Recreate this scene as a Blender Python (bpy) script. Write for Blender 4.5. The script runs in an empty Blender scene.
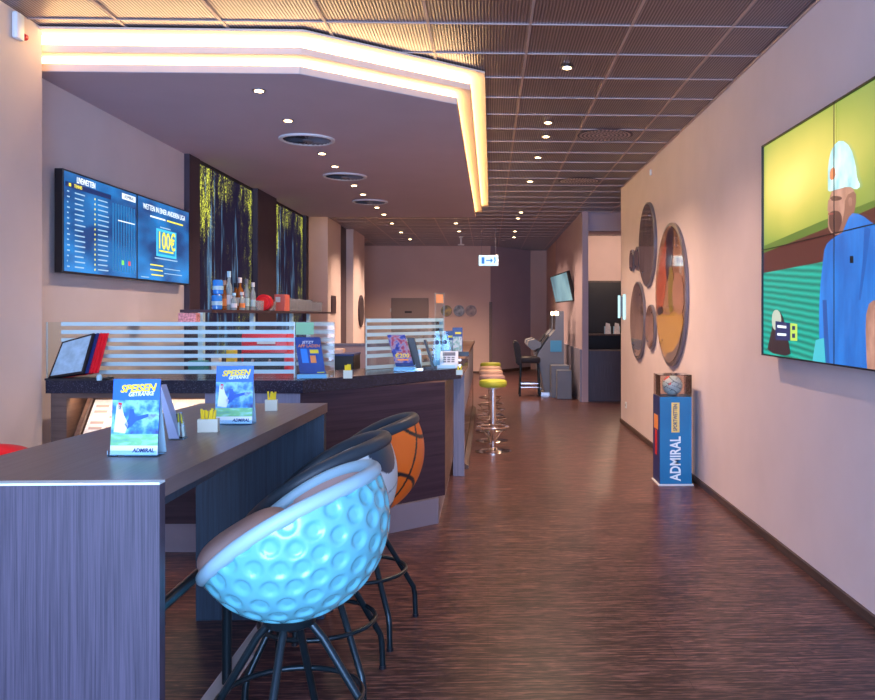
import bpy, bmesh, math, random
from mathutils import Vector, Matrix
random.seed(7)
PI = math.pi
S = bpy.context.scene
COL = S.collection

# ------------------------------------------------------------------ camera
F, CX, CY, H, TH = 850.0, 517.7, 315.0, 1.43, math.radians(2.0)
cd = bpy.data.cameras.new('camera'); cam = bpy.data.objects.new('camera', cd); COL.objects.link(cam)
cam.location = (0, 0, H); cam.rotation_euler = (PI/2, 0, -TH)
cd.sensor_fit = 'HORIZONTAL'; cd.sensor_width = 36; cd.lens = 36*F/875
cd.shift_x = -(CX-437.5)/875; cd.shift_y = (CY-350)/875; cd.clip_start = 0.05; cd.clip_end = 200
S.camera = cam
S.view_settings.view_transform = 'Standard'; S.view_settings.look = 'None'
S.view_settings.gamma = 1; S.view_settings.use_curve_mapping = False
S.view_settings.exposure = 0.95

def at(px, py, x=None, y=None, z=None):
    """place of a photographed point on the plane x=, y= or z="""
    u = (px-CX)/F; v = -(py-CY)/F
    d = Vector((u*math.cos(TH)+math.sin(TH), -u*math.sin(TH)+math.cos(TH), v))
    o = Vector((0, 0, H))
    if x is not None: t = x/d.x
    elif y is not None: t = y/d.y
    else: t = (z-H)/d.z
    return o+d*t

# ------------------------------------------------------------------ materials
def nodes(name):
    m = bpy.data.materials.new(name); m.use_nodes = True
    nt = m.node_tree; b = nt.nodes['Principled BSDF']
    return m, nt, b
def rgba(c): return (c[0], c[1], c[2], 1)
def mat(name, c, rough=.5, metal=0, em=None, es=0, alpha=1, trans=0, ior=1.45, noise=0, scale=20, coat=0, bump=0):
    m, nt, b = nodes(name)
    b.inputs['Base Color'].default_value = rgba(c)
    b.inputs['Roughness'].default_value = rough; b.inputs['Metallic'].default_value = metal
    b.inputs['IOR'].default_value = ior
    if em: b.inputs['Emission Color'].default_value = rgba(em); b.inputs['Emission Strength'].default_value = es
    if alpha < 1: b.inputs['Alpha'].default_value = alpha
    if trans: b.inputs['Transmission Weight'].default_value = trans
    if coat: b.inputs['Coat Weight'].default_value = coat; b.inputs['Coat Roughness'].default_value = .08
    if noise or bump:
        tc = nt.nodes.new('ShaderNodeTexCoord'); n = nt.nodes.new('ShaderNodeTexNoise')
        n.inputs['Scale'].default_value = scale; n.inputs['Detail'].default_value = 6
        nt.links.new(tc.outputs['Object'], n.inputs['Vector'])
        if noise:
            r = nt.nodes.new('ShaderNodeValToRGB')
            r.color_ramp.elements[0].color = rgba([k*(1-noise) for k in c]); r.color_ramp.elements[0].position = .3
            r.color_ramp.elements[1].color = rgba([min(1, k*(1+noise)) for k in c]); r.color_ramp.elements[1].position = .7
            nt.links.new(n.outputs['Fac'], r.inputs['Fac']); nt.links.new(r.outputs['Color'], b.inputs['Base Color'])
        if bump:
            bp = nt.nodes.new('ShaderNodeBump'); bp.inputs['Strength'].default_value = bump; bp.inputs['Distance'].default_value = .002
            nt.links.new(n.outputs['Fac'], bp.inputs['Height']); nt.links.new(bp.outputs['Normal'], b.inputs['Normal'])
    return m
def grain(name, c0, c1, stretch, rough=.4, scale=1.0, bump=.15, c2=None, spec=.5):
    """laminate / wood: streaks along the axis with the small stretch value"""
    m, nt, b = nodes(name)
    tc = nt.nodes.new('ShaderNodeTexCoord'); mp = nt.nodes.new('ShaderNodeMapping')
    mp.inputs['Scale'].default_value = stretch
    n = nt.nodes.new('ShaderNodeTexNoise'); n.inputs['Scale'].default_value = scale; n.inputs['Detail'].default_value = 5
    n.inputs['Roughness'].default_value = .65
    r = nt.nodes.new('ShaderNodeValToRGB')
    r.color_ramp.elements[0].position = .35; r.color_ramp.elements[0].color = rgba(c0)
    r.color_ramp.elements[1].position = .65; r.color_ramp.elements[1].color = rgba(c1)
    L = nt.links.new
    L(tc.outputs['Object'], mp.inputs['Vector']); L(mp.outputs['Vector'], n.inputs['Vector'])
    L(n.outputs['Fac'], r.inputs['Fac']); L(r.outputs['Color'], b.inputs['Base Color'])
    bp = nt.nodes.new('ShaderNodeBump'); bp.inputs['Strength'].default_value = bump; bp.inputs['Distance'].default_value = .001
    L(n.outputs['Fac'], bp.inputs['Height']); L(bp.outputs['Normal'], b.inputs['Normal'])
    b.inputs['Roughness'].default_value = rough; b.inputs['Specular IOR Level'].default_value = spec
    return m

M = {}
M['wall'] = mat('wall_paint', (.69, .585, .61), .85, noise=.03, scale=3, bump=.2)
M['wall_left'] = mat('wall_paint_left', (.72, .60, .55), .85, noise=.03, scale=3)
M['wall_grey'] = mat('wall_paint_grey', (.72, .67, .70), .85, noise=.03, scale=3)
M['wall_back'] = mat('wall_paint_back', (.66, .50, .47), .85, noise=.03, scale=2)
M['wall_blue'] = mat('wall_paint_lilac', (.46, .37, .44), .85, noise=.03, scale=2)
M['wall_dark'] = mat('dark_purple_laminate', (.055, .035, .055), .5, noise=.1, scale=8)
M['soffit'] = mat('soffit_paint', (.56, .49, .58), .8, noise=.03, scale=2)
M['cove_white'] = mat('cove_white', (.80, .62, .52), .7)
M['led'] = mat('led_strip', (1, .8, .5), .5, em=(1, .68, .28), es=7)
M['lamp'] = mat('lamp_glow', (1, .8, .5), .5, em=(1, .70, .35), es=14)
M['base'] = grain('baseboard_wood', (.05, .03, .03), (.10, .06, .05), (20, 2, 40), .5)
M['table_side'] = grain('grey_brown_laminate_vertical', (.032, .028, .052), (.080, .068, .112), (230, 230, 3), .45)
M['table_top'] = grain('grey_brown_laminate_top', (.13, .085, .080), (.18, .125, .115), (90, 2.5, 30), .32, bump=.05)
M['table_dark'] = grain('dark_blue_laminate', (.008, .025, .055), (.02, .055, .10), (60, 60, 2), .4)
M['bar_wood'] = grain('bar_dark_wood', (.028, .014, .028), (.060, .032, .050), (1.2, 1.2, 40), .4)
M['bar_brown'] = grain('bar_brown_wood', (.10, .055, .045), (.17, .10, .08), (2, 2, 40), .45)
M['bar_grey'] = grain('bar_grey_laminate', (.20, .20, .30), (.27, .27, .38), (60, 60, 2), .45)
M['kick'] = mat('kickplate_grey', (.34, .30, .36), .35, .3)
M['edge_white'] = mat('bright_edge', (.75, .9, .92), .4)
M['chrome'] = mat('chrome', (.75, .68, .66), .12, 1)
M['steel'] = mat('brushed_steel', (.5, .48, .5), .3, 1)
M['black_metal'] = mat('blackened_tube', (.02, .035, .045), .28, .6)
M['black'] = mat('black_plastic', (.012, .012, .018), .4)
M['black_soft'] = mat('black_upholstery', (.02, .018, .028), .6, noise=.2, scale=40)
M['white'] = mat('white_plastic', (.75, .78, .82), .4)
M['pale_blue'] = mat('pale_blue_plastic', (.45, .72, .85), .35)
M['grey'] = mat('grey_plastic', (.17, .19, .24), .4)
M['red'] = mat('red_plastic', (.75, .015, .03), .35)
M['orange'] = mat('orange_card', (.9, .3, .08), .5)
M['yellow'] = mat('yellow_paper', (.95, .72, .03), .5)
M['blue_card'] = mat('blue_card', (.01, .10, .50), .45)
M['navy_card'] = mat('navy_card', (.01, .03, .16), .4)
M['lime'] = mat('lime_upholstery', (.45, .50, .05), .5)
M['mauve'] = mat('mauve_upholstery', (.42, .28, .27), .5)
M['beige'] = mat('beige_upholstery', (.62, .42, .33), .5)
M['amber'] = mat('amber_spirit', (.45, .14, .02), .1, trans=.3, coat=.5)
M['clear_bottle'] = mat('clear_bottle', (.6, .8, .85), .08, trans=.6, coat=.5)
M['blue_bottle'] = mat('blue_bottle', (.03, .25, .8), .15, coat=.5)
M['teal'] = mat('teal_plastic', (.03, .25, .28), .4)
M['paper'] = mat('newsprint', (.85, .82, .80), .7, noise=.15, scale=30)

def glass_mat(name, c, refl=.12, mixv=.12):
    m = bpy.data.materials.new(name); m.use_nodes = True; nt = m.node_tree; nt.nodes.clear()
    o = nt.nodes.new('ShaderNodeOutputMaterial'); t = nt.nodes.new('ShaderNodeBsdfTransparent'); t.inputs[0].default_value = rgba(c)
    g = nt.nodes.new('ShaderNodeBsdfGlossy'); g.inputs['Roughness'].default_value = .04; g.inputs['Color'].default_value = (.9, .95, 1, 1)
    mx = nt.nodes.new('ShaderNodeMixShader'); fr = nt.nodes.new('ShaderNodeFresnel'); fr.inputs[0].default_value = 1.35
    nt.links.new(fr.outputs[0], mx.inputs[0]); nt.links.new(t.outputs[0], mx.inputs[1]); nt.links.new(g.outputs[0], mx.inputs[2])
    nt.links.new(mx.outputs[0], o.inputs[0]); return m
M['glass'] = glass_mat('clear_pane', (.92, .97, .96))
M['glass_green'] = glass_mat('green_tinted_pane', (.70, .90, .76))
M['acrylic'] = glass_mat('clear_acrylic', (.80, .92, .98))
M['smoke'] = glass_mat('smoked_acrylic', (.90, .85, .83))
M['tumbler'] = mat('tumbler_glass', (.50, .52, .56), .08, alpha=.30, coat=.5)
def frost_mat():
    m = bpy.data.materials.new('frosted_stripe'); m.use_nodes = True; nt = m.node_tree; b = nt.nodes['Principled BSDF']
    b.inputs['Base Color'].default_value = (.62, .86, .90, 1); b.inputs['Roughness'].default_value = .5; b.inputs['Alpha'].default_value = .78
    return m
M['frost'] = frost_mat()
M['frost_light'] = mat('frosted_stripe_light', (.6, .66, .62), .5, alpha=.4)

def granite():
    m, nt, b = nodes('black_granite')
    tc = nt.nodes.new('ShaderNodeTexCoord'); v = nt.nodes.new('ShaderNodeTexVoronoi'); v.inputs['Scale'].default_value = 150
    r = nt.nodes.new('ShaderNodeValToRGB'); r.color_ramp.elements[0].position = .10; r.color_ramp.elements[0].color = (.22, .25, .40, 1)
    r.color_ramp.elements[1].position = .24; r.color_ramp.elements[1].color = (.008, .011, .028, 1)
    nt.links.new(tc.outputs['Object'], v.inputs['Vector']); nt.links.new(v.outputs['Distance'], r.inputs['Fac']); nt.links.new(r.outputs['Color'], b.inputs['Base Color'])
    b.inputs['Roughness'].default_value = .18
    return m
M['granite'] = granite()

def floor_mat():
    m, nt, b = nodes('brown_plank_floor'); L = nt.links.new
    tc = nt.nodes.new('ShaderNodeTexCoord')
    br = nt.nodes.new('ShaderNodeTexBrick'); br.offset = .37
    br.inputs['Color1'].default_value = (.40, .40, .40, 1); br.inputs['Color2'].default_value = (.62, .62, .62, 1); br.inputs['Mortar'].default_value = (.12, .12, .12, 1)
    br.inputs['Scale'].default_value = 1; br.inputs['Mortar Size'].default_value = .0016; br.inputs['Brick Width'].default_value = 1.25; br.inputs['Row Height'].default_value = .16
    mp = nt.nodes.new('ShaderNodeMapping'); mp.inputs['Scale'].default_value = (3.0, 62, 1)
    n = nt.nodes.new('ShaderNodeTexNoise'); n.inputs['Scale'].default_value = 1; n.inputs['Detail'].default_value = 7; n.inputs['Roughness'].default_value = .7
    r = nt.nodes.new('ShaderNodeValToRGB'); e = r.color_ramp.elements
    e[0].position = .36; e[0].color = (.016, .006, .010, 1); e[1].position = .68; e[1].color = (.25, .115, .090, 1)
    k = e.new(.5); k.color = (.085, .038, .036, 1)
    mx = nt.nodes.new('ShaderNodeMix'); mx.data_type = 'RGBA'; mx.blend_type = 'MULTIPLY'; mx.inputs['Factor'].default_value = .75
    g = nt.nodes.new('ShaderNodeMix'); g.data_type = 'RGBA'; g.blend_type = 'MULTIPLY'; g.inputs['Factor'].default_value = 1; g.inputs['B'].default_value = (1.9, 1.9, 1.9, 1)
    L(tc.outputs['Object'], br.inputs['Vector']); L(tc.outputs['Object'], mp.inputs['Vector']); L(mp.outputs['Vector'], n.inputs['Vector'])
    # irregular fine figure and knots
    mp2 = nt.nodes.new('ShaderNodeMapping'); mp2.inputs['Scale'].default_value = (9, 95, 1)
    n2 = nt.nodes.new('ShaderNodeTexNoise'); n2.inputs['Scale'].default_value = 1; n2.inputs['Detail'].default_value = 5; n2.inputs['Distortion'].default_value = 1.4
    L(tc.outputs['Object'], mp2.inputs['Vector']); L(mp2.outputs['Vector'], n2.inputs['Vector'])
    av = nt.nodes.new('ShaderNodeMix'); av.inputs['Factor'].default_value = .45; L(n.outputs['Fac'], av.inputs['A']); L(n2.outputs['Fac'], av.inputs['B'])
    ct = nt.nodes.new('ShaderNodeMapRange'); ct.inputs[1].default_value = .30; ct.inputs[2].default_value = .70; ct.inputs[3].default_value = .02; ct.inputs[4].default_value = .88
    L(av.outputs['Result'], ct.inputs[0]); L(ct.outputs[0], r.inputs['Fac']); L(r.outputs['Color'], mx.inputs['A']); L(br.outputs['Color'], mx.inputs['B'])
    L(mx.outputs['Result'], g.inputs['A']); L(g.outputs['Result'], b.inputs['Base Color'])
    bp = nt.nodes.new('ShaderNodeBump'); bp.inputs['Strength'].default_value = .35; bp.inputs['Distance'].default_value = .002
    L(n.outputs['Fac'], bp.inputs['Height']); L(bp.outputs['Normal'], b.inputs['Normal'])
    b.inputs['Roughness'].default_value = .30; b.inputs['Specular IOR Level'].default_value = .38
    return m
M['floor'] = floor_mat()

def ceil_mat():
    m, nt, b = nodes('metal_mesh_ceiling'); L = nt.links.new
    tc = nt.nodes.new('ShaderNodeTexCoord')
    w = nt.nodes.new('ShaderNodeTexWave'); w.wave_type = 'BANDS'; w.bands_direction = 'X'; w.inputs['Scale'].default_value = 17; w.inputs['Distortion'].default_value = .3
    w2 = nt.nodes.new('ShaderNodeTexWave'); w2.wave_type = 'BANDS'; w2.bands_direction = 'Y'; w2.inputs['Scale'].default_value = 2.5
    ad = nt.nodes.new('ShaderNodeMath'); ad.operation = 'MULTIPLY'
    r = nt.nodes.new('ShaderNodeValToRGB'); r.color_ramp.elements[0].color = (.13, .11, .135, 1); r.color_ramp.elements[1].color = (.34, .29, .33, 1)
    L(tc.outputs['Object'], w.inputs['Vector']); L(tc.outputs['Object'], w2.inputs['Vector'])
    L(w.outputs['Fac'], ad.inputs[0]); ad.inputs[1].default_value = 1.0; L(ad.outputs[0], r.inputs['Fac']); L(r.outputs['Color'], b.inputs['Base Color'])
    bp = nt.nodes.new('ShaderNodeBump'); bp.inputs['Strength'].default_value = .5; bp.inputs['Distance'].default_value = .004
    L(ad.outputs[0], bp.inputs['Height']); L(bp.outputs['Normal'], b.inputs['Normal'])
    b.inputs['Metallic'].default_value = .85; b.inputs['Roughness'].default_value = .36
    return m
M['ceiling'] = ceil_mat()
M['grid'] = mat('ceiling_grid_metal', (.50, .38, .36), .45, .3)

def mural_mat():
    m, nt, b = nodes('backlit_willow_picture'); L = nt.links.new
    tc = nt.nodes.new('ShaderNodeTexCoord')
    def noise(sc, scale, det, rough=.65):
        mp = nt.nodes.new('ShaderNodeMapping'); mp.inputs['Scale'].default_value = sc
        n = nt.nodes.new('ShaderNodeTexNoise'); n.inputs['Scale'].default_value = scale; n.inputs['Detail'].default_value = det; n.inputs['Roughness'].default_value = rough
        L(tc.outputs['Object'], mp.inputs['Vector']); L(mp.outputs['Vector'], n.inputs['Vector']); return n
    a = noise((1, 1, .28), 17, 9, .85); c = noise((1, 1, .5), 2.0, 3); d = noise((1, 1, .9), 50, 3, .8); s = noise((1, 1, .12), 5.0, 3, .7)
    m1 = nt.nodes.new('ShaderNodeMath'); m1.operation = 'MULTIPLY'; L(a.outputs['Fac'], m1.inputs[0]); L(c.outputs['Fac'], m1.inputs[1])
    m2 = nt.nodes.new('ShaderNodeMath'); m2.operation = 'MULTIPLY'; L(m1.outputs[0], m2.inputs[0]); L(d.outputs['Fac'], m2.inputs[1])
    sp = nt.nodes.new('ShaderNodeSeparateXYZ'); L(tc.outputs['Object'], sp.inputs[0])
    hr = nt.nodes.new('ShaderNodeMapRange'); hr.inputs[1].default_value = .9; hr.inputs[2].default_value = 2.8; hr.inputs[3].default_value = .68; hr.inputs[4].default_value = 1.25
    L(sp.outputs['Z'], hr.inputs[0])
    m3 = nt.nodes.new('ShaderNodeMath'); m3.operation = 'MULTIPLY'; L(m2.outputs[0], m3.inputs[0]); L(hr.outputs[0], m3.inputs[1])
    r = nt.nodes.new('ShaderNodeValToRGB'); e = r.color_ramp.elements
    e[0].position = .112; e[0].color = (.006, .005, .015, 1); e[1].position = .215; e[1].color = (.9, .95, .25, 1)
    for p, cc in ((.130, (.05, .045, .03)), (.148, (.20, .20, .03)), (.172, (.52, .56, .03))):
        k = e.new(p); k.color = rgba(cc)
    bl = nt.nodes.new('ShaderNodeMix'); bl.data_type = 'RGBA'; bl.inputs['B'].default_value = (.15, .35, .6, 1)
    sr = nt.nodes.new('ShaderNodeValToRGB'); sr.color_ramp.elements[0].position = .60; sr.color_ramp.elements[1].position = .72
    sr.color_ramp.elements[1].color = (.9, .9, .9, 1)
    L(s.outputs['Fac'], sr.inputs['Fac']); L(m3.outputs[0], r.inputs['Fac'])
    m4 = nt.nodes.new('ShaderNodeMath'); m4.operation = 'MULTIPLY'; L(sr.outputs['Color'], m4.inputs[0]); L(a.outputs['Fac'], m4.inputs[1])
    L(m4.outputs[0], bl.inputs['Factor']); L(r.outputs['Color'], bl.inputs['A'])
    b.inputs['Base Color'].default_value = (.004, .004, .006, 1); b.inputs['Roughness'].default_value = .6; b.inputs['Specular IOR Level'].default_value = .1
    L(bl.outputs['Result'], b.inputs['Emission Color']); b.inputs['Emission Strength'].default_value = 1.1
    return m
M['mural'] = mural_mat()
def screen(name, c, s=1.0):
    return mat(name, (.01, .01, .01), .3, em=c, es=s*.80)
M['attr'] = None
def attr_mat(name, rough=.4, coat=.3):
    m, nt, b = nodes(name); a = nt.nodes.new('ShaderNodeVertexColor'); a.layer_name = 'Col'
    nt.links.new(a.outputs['Color'], b.inputs['Base Color']); b.inputs['Roughness'].default_value = rough; b.inputs['Coat Weight'].default_value = coat
    b.inputs['Coat Roughness'].default_value = .1
    return m

# ------------------------------------------------------------------ builders
ROOT = {}
def thing(name, label, cat, loc=(0, 0, 0), rz=0, group=None):
    o = bpy.data.objects.new(name, None); COL.objects.link(o); o.empty_display_size = .1
    o.location = loc; o.rotation_euler = (0, 0, rz); o['label'] = label; o['category'] = cat
    if group: o['group'] = group
    ROOT[o.name] = (Matrix.Translation(Vector(loc)) @ Matrix.Rotation(rz, 4, 'Z')).inverted()
    return o
def obj(name, bm, m, parent=None, world=True, smooth=False, label=None, stuff=False):
    if parent is not None:
        inv = ROOT[parent.name]
        if world: bmesh.ops.transform(bm, matrix=inv, verts=bm.verts)
    me = bpy.data.meshes.new(name); bm.normal_update(); bm.to_mesh(me); bm.free()
    for k in (m if isinstance(m, (list, tuple)) else [m]): me.materials.append(k)
    if smooth:
        for p in me.polygons: p.use_smooth = True
        if smooth != 'all':
            try: me.set_sharp_from_angle(angle=math.radians(40))
            except Exception: pass
    o = bpy.data.objects.new(name, me); COL.objects.link(o)
    if parent is not None:
        o.parent = parent; ROOT[o.name] = inv
    if label: o['label'] = label
    if stuff: o['kind'] = 'stuff'
    return o
def tag(o, label, cat, group=None):
    o['label'] = label; o['category'] = cat
    if group: o['group'] = group
    ROOT[o.name] = Matrix.Identity(4)
    return o
def struct(name, bm, m, smooth=False):
    o = obj(name, bm, m, smooth=smooth); o['kind'] = 'structure'; ROOT[o.name] = Matrix.Identity(4); return o
def B(): return bmesh.new()
def box(bm, x0, x1, y0, y1, z0, z1, mi=0, bev=0):
    vs = [bm.verts.new((x, y, z)) for z in (z0, z1) for y in (y0, y1) for x in (x0, x1)]
    fs = [bm.faces.new([vs[i] for i in q]) for q in ((0, 2, 3, 1), (4, 5, 7, 6), (0, 1, 5, 4), (2, 6, 7, 3), (0, 4, 6, 2), (1, 3, 7, 5))]
    for f in fs: f.material_index = mi
    if bev:
        es = list({e for f in fs for e in f.edges})
        bmesh.ops.bevel(bm, geom=es, offset=bev, segments=2, affect='EDGES', profile=.5)
    return fs
def boxb(*a, **k):
    bm = B(); box(bm, *a, **k); return bm
def prism(bm, pts, z0, z1, mi=0):
    lo = [bm.verts.new((p[0], p[1], z0)) for p in pts]; hi = [bm.verts.new((p[0], p[1], z1)) for p in pts]; n = len(pts)
    bm.faces.new(lo[::-1]).material_index = mi; bm.faces.new(hi).material_index = mi
    for i in range(n): bm.faces.new((lo[i], lo[(i+1) % n], hi[(i+1) % n], hi[i])).material_index = mi
    bmesh.ops.recalc_face_normals(bm, faces=bm.faces[:])
def prism_ax(bm, pts, a0, a1, axis='y', mi=0):
    """pts in (x,z) for axis y, (y,z) for axis x"""
    mk = (lambda p, a: (p[0], a, p[1])) if axis == 'y' else (lambda p, a: (a, p[0], p[1]))
    lo = [bm.verts.new(mk(p, a0)) for p in pts]; hi = [bm.verts.new(mk(p, a1)) for p in pts]; n = len(pts)
    fs = [bm.faces.new(lo[::-1]), bm.faces.new(hi)]+[bm.faces.new((lo[i], lo[(i+1) % n], hi[(i+1) % n], hi[i])) for i in range(n)]
    for f in fs: f.material_index = mi
    bmesh.ops.recalc_face_normals(bm, faces=bm.faces[:])
def tube(bm, pts, r, n=12, closed=False, caps=True, sx=1.0):
    pts = [Vector(p) for p in pts]; rings = []; N = len(pts); up = None
    for i, p in enumerate(pts):
        if closed: t = (pts[(i+1) % N]-pts[i-1]).normalized()
        else: t = (pts[min(i+1, N-1)]-pts[max(i-1, 0)]).normalized()
        if up is None:
            a = Vector((0, 0, 1)) if abs(t.z) < .9 else Vector((1, 0, 0)); up = t.cross(a).normalized()
        up = (up-t*up.dot(t)).normalized(); w = t.cross(up)
        rings.append([bm.verts.new(p+(up*math.cos(2*PI*k/n)+w*sx*math.sin(2*PI*k/n))*r) for k in range(n)])
    for i in range(N if closed else N-1):
        a, b = rings[i], rings[(i+1) % N]
        off = 0
        if closed and i == N-1:
            off = min(range(n), key=lambda s: (a[0].co-b[s].co).length)
        for k in range(n): bm.faces.new((a[k], a[(k+1) % n], b[(k+1+off) % n], b[(k+off) % n]))
    if caps and not closed:
        bm.faces.new(rings[0][::-1]); bm.faces.new(rings[-1])
    bmesh.ops.recalc_face_normals(bm, faces=bm.faces[:])
def lathe(bm, prof, c=(0, 0, 0), n=24, axis='z', mi=0):
    rings = []
    for r, z in prof:
        ring = []
        for k in range(n):
            a = 2*PI*k/n; x, y = max(r, 1e-4)*math.cos(a), max(r, 1e-4)*math.sin(a)
            v = (x, y, z) if axis == 'z' else ((z, x, y) if axis == 'x' else (x, z, y))
            ring.append(bm.verts.new(Vector(v)+Vector(c)))
        rings.append(ring)
    fs = []
    for a, b in zip(rings, rings[1:]):
        for k in range(n): fs.append(bm.faces.new((a[k], a[(k+1) % n], b[(k+1) % n], b[k])))
    fs.append(bm.faces.new(rings[0][::-1])); fs.append(bm.faces.new(rings[-1]))
    for f in fs: f.material_index = mi
    bmesh.ops.recalc_face_normals(bm, faces=bm.faces[:])
def quadp(bm, pts, mi=0):
    f = bm.faces.new([bm.verts.new(p) for p in pts]); f.material_index = mi; return f
def text_bm(txt, size, mtx, shear=0, ext=.0006, off=0, align='CENTER', width=None):
    c = bpy.data.curves.new('t', 'FONT'); c.body = txt; c.size = size; c.shear = shear; c.extrude = ext; c.offset = off
    c.align_x = align; c.align_y = 'CENTER'; c.resolution_u = 3
    o = bpy.data.objects.new('t', c); COL.objects.link(o)
    dg = bpy.context.evaluated_depsgraph_get(); dg.update()
    me = bpy.data.meshes.new_from_object(o.evaluated_get(dg))
    bm = B(); bm.from_mesh(me)
    bpy.data.objects.remove(o); bpy.data.curves.remove(c); bpy.data.meshes.remove(me)
    if width and bm.verts:
        xs = [v.co.x for v in bm.verts]; w = max(xs)-min(xs)
        bmesh.ops.scale(bm, vec=(width/w, 1, 1), verts=bm.verts)
    bmesh.ops.transform(bm, matrix=mtx, verts=bm.verts)
    return bm
def frame_mtx(o, ex, ey):
    """local x->ex, y->ey, z->ex x ey, at o"""
    ex = Vector(ex).normalized(); ey = Vector(ey).normalized(); ez = ex.cross(ey)
    return Matrix(((ex.x, ey.x, ez.x, o[0]), (ex.y, ey.y, ez.y, o[1]), (ex.z, ey.z, ez.z, o[2]), (0, 0, 0, 1)))
def dup(root, loc, rz, label=None, group=None, mats=None):
    r = root.copy(); COL.objects.link(r); r.location = loc; r.rotation_euler = (0, 0, rz)
    if label: r['label'] = label
    if group: r['group'] = group
    for ch in list(root.children):
        c = ch.copy(); COL.objects.link(c); c.parent = r
        if mats and ch.name.split('.')[0] in mats:
            c.data = ch.data.copy(); c.data.materials.clear()
            c.data.materials.append(mats[ch.name.split('.')[0]])
        for g in ch.children:
            d = g.copy(); COL.objects.link(d); d.parent = c
    return r
def offset_poly(pts, d):
    """offset an open polyline to its right-hand side by -d (towards the inside, -x/+y side)"""
    out = []; n = len(pts)
    for i in range(n):
        ns = []
        if i > 0: t = (Vector(pts[i])-Vector(pts[i-1])).normalized(); ns.append(Vector((-t.y, t.x)))
        if i < n-1: t = (Vector(pts[i+1])-Vector(pts[i])).normalized(); ns.append(Vector((-t.y, t.x)))
        nn = sum(ns, Vector((0, 0))); nn = nn/len(ns); nn = nn/nn.length_squared if len(ns) == 2 else nn
        out.append(tuple(Vector(pts[i])+nn*d))
    return out

# ------------------------------------------------------------------ room shell
CE = 3.127
YB = -2.6
struct('floor', boxb(-5, 6.5, YB, 25, -.1, 0), M['floor'])
struct('ceiling', boxb(-5, 6.5, YB, 25, CE, CE+.1), M['ceiling'])
XR, XL, XL2 = 1.78, -2.63, -2.79
YE = at(621, 400, x=XR).y
struct('wall_right', boxb(XR, XR+.25, YB, YE, 0, CE), M['wall'])
struct('wall_left', boxb(-3.2, XL, YB, 5.11, 0, CE), M['wall_left'])
struct('wall_left_bar', boxb(-3.2, XL2, 5.11, 12.95, 0, CE), M['wall_grey'])
# wall blocks beyond the bar
def pillar_wall(name, x0, x1, y0, y1, m): struct(name, boxb(x0, x1, y0, y1, 0, CE), m)
pillar_wall('wall_left_middle', -3.6, -2.77, 14.8, 16.1, M['wall'])
pillar_wall('wall_left_recess', -4.6, -3.2, 16.1, 16.9, M['wall_dark'])
pillar_wall('wall_left_far', -3.6, -2.66, 16.9, 18.4, M['wall'])
pillar_wall('wall_left_outer', -5.0, -4.6, 12.9, 22, M['wall'])
pillar_wall('wall_left_joint', -3.6, -3.2, 12.95, 14.8, M['wall'])
struct('wall_left_dark', boxb(-3.2, -2.80, 16.1, 16.9, 0, CE), M['wall_dark'])
# back wall, then the angled part and the right piece
yb = 20.9
bL = -4.8; p1 = at(490.5, 315, y=yb+.0).x
q1 = at(530.5, 315, y=22.4).x; q2 = 2.2
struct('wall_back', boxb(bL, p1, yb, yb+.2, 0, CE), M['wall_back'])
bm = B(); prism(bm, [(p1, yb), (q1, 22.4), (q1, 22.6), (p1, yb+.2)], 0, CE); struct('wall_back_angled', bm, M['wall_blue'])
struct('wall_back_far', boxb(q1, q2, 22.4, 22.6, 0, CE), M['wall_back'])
# dark door edge standing against the back wall corner
struct('door_1', boxb(p1-.03, p1+.04, yb-.06, yb, 0.02, 1.75), mat('door_edge', (.16, .12, .12), .5))
# partition with the screens
PX0, PX1, PY0, PY1 = 1.545, 1.645, 13.9, 19.4
struct('wall_partition', boxb(PX0, PX1, PY0, PY1, 0, CE), M['wall_blue'])  # dimmer light on the partition is put into a darker wall colour
struct('trim_1', boxb(PX0-.03, PX0-.001, PY0+.05, PY1, 0, .86), M['bar_grey'])
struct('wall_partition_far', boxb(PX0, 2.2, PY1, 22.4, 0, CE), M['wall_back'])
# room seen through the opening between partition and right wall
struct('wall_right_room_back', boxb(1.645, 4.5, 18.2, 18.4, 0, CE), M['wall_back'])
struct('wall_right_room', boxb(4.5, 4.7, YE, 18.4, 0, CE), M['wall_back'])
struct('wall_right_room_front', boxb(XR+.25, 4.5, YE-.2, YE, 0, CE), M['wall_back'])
struct('trim_2', boxb(PX1, 3.2, 14.0, 14.6, at(600, 231, y=14.0).z, CE), M['wall_blue'])
# baseboards
struct('baseboard_right', boxb(XR-.018, XR-.001, YB, YE, 0, .05), M['base'])
struct('baseboard_back', boxb(bL, p1-.04, yb-.02, yb-.001, 0, .05), M['base'])
bm = B(); prism(bm, [(p1+.05, yb-.0), (q1, 22.36), (q1, 22.39), (p1+.05, yb+.03)], 0, .07); struct('baseboard_angled', bm, M['base'])
struct('baseboard_left', boxb(XL+.001, XL+.018, YB, 5.0, 0, .05), M['base'])
# shop window behind the photographer's position, daylight source
bm = B()
box(bm, -2.63, XR, YB, YB+.1, 0, .12); box(bm, -2.63, XR, YB, YB+.1, 2.9, CE)
for k in range(5):
    x = -2.63+k*(XR+2.63-.06)/4; box(bm, x, x+.06, YB, YB+.1, .12, 2.9)
struct('window_1', bm, M['steel'])

# ceiling grid
bm = B()
xs = [.247+.594*k for k in range(-7, 8)]
for x in xs: box(bm, x-.008, x+.008, YB, 22.5, CE-.006, CE-.0005)
y = 4.95-.557*13
while y < 22.5:
    box(bm, -4.9, 4.5, y-.005, y+.005, CE-.007, CE-.0006); y += .557
struct('trim_3', bm, M['grid'])
bm = B(); tube(bm, [(XR-.008, YB, CE-.008), (XR-.008, YE, CE-.008)], .008, 6); struct('trim_4', bm, M['grid'])

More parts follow.
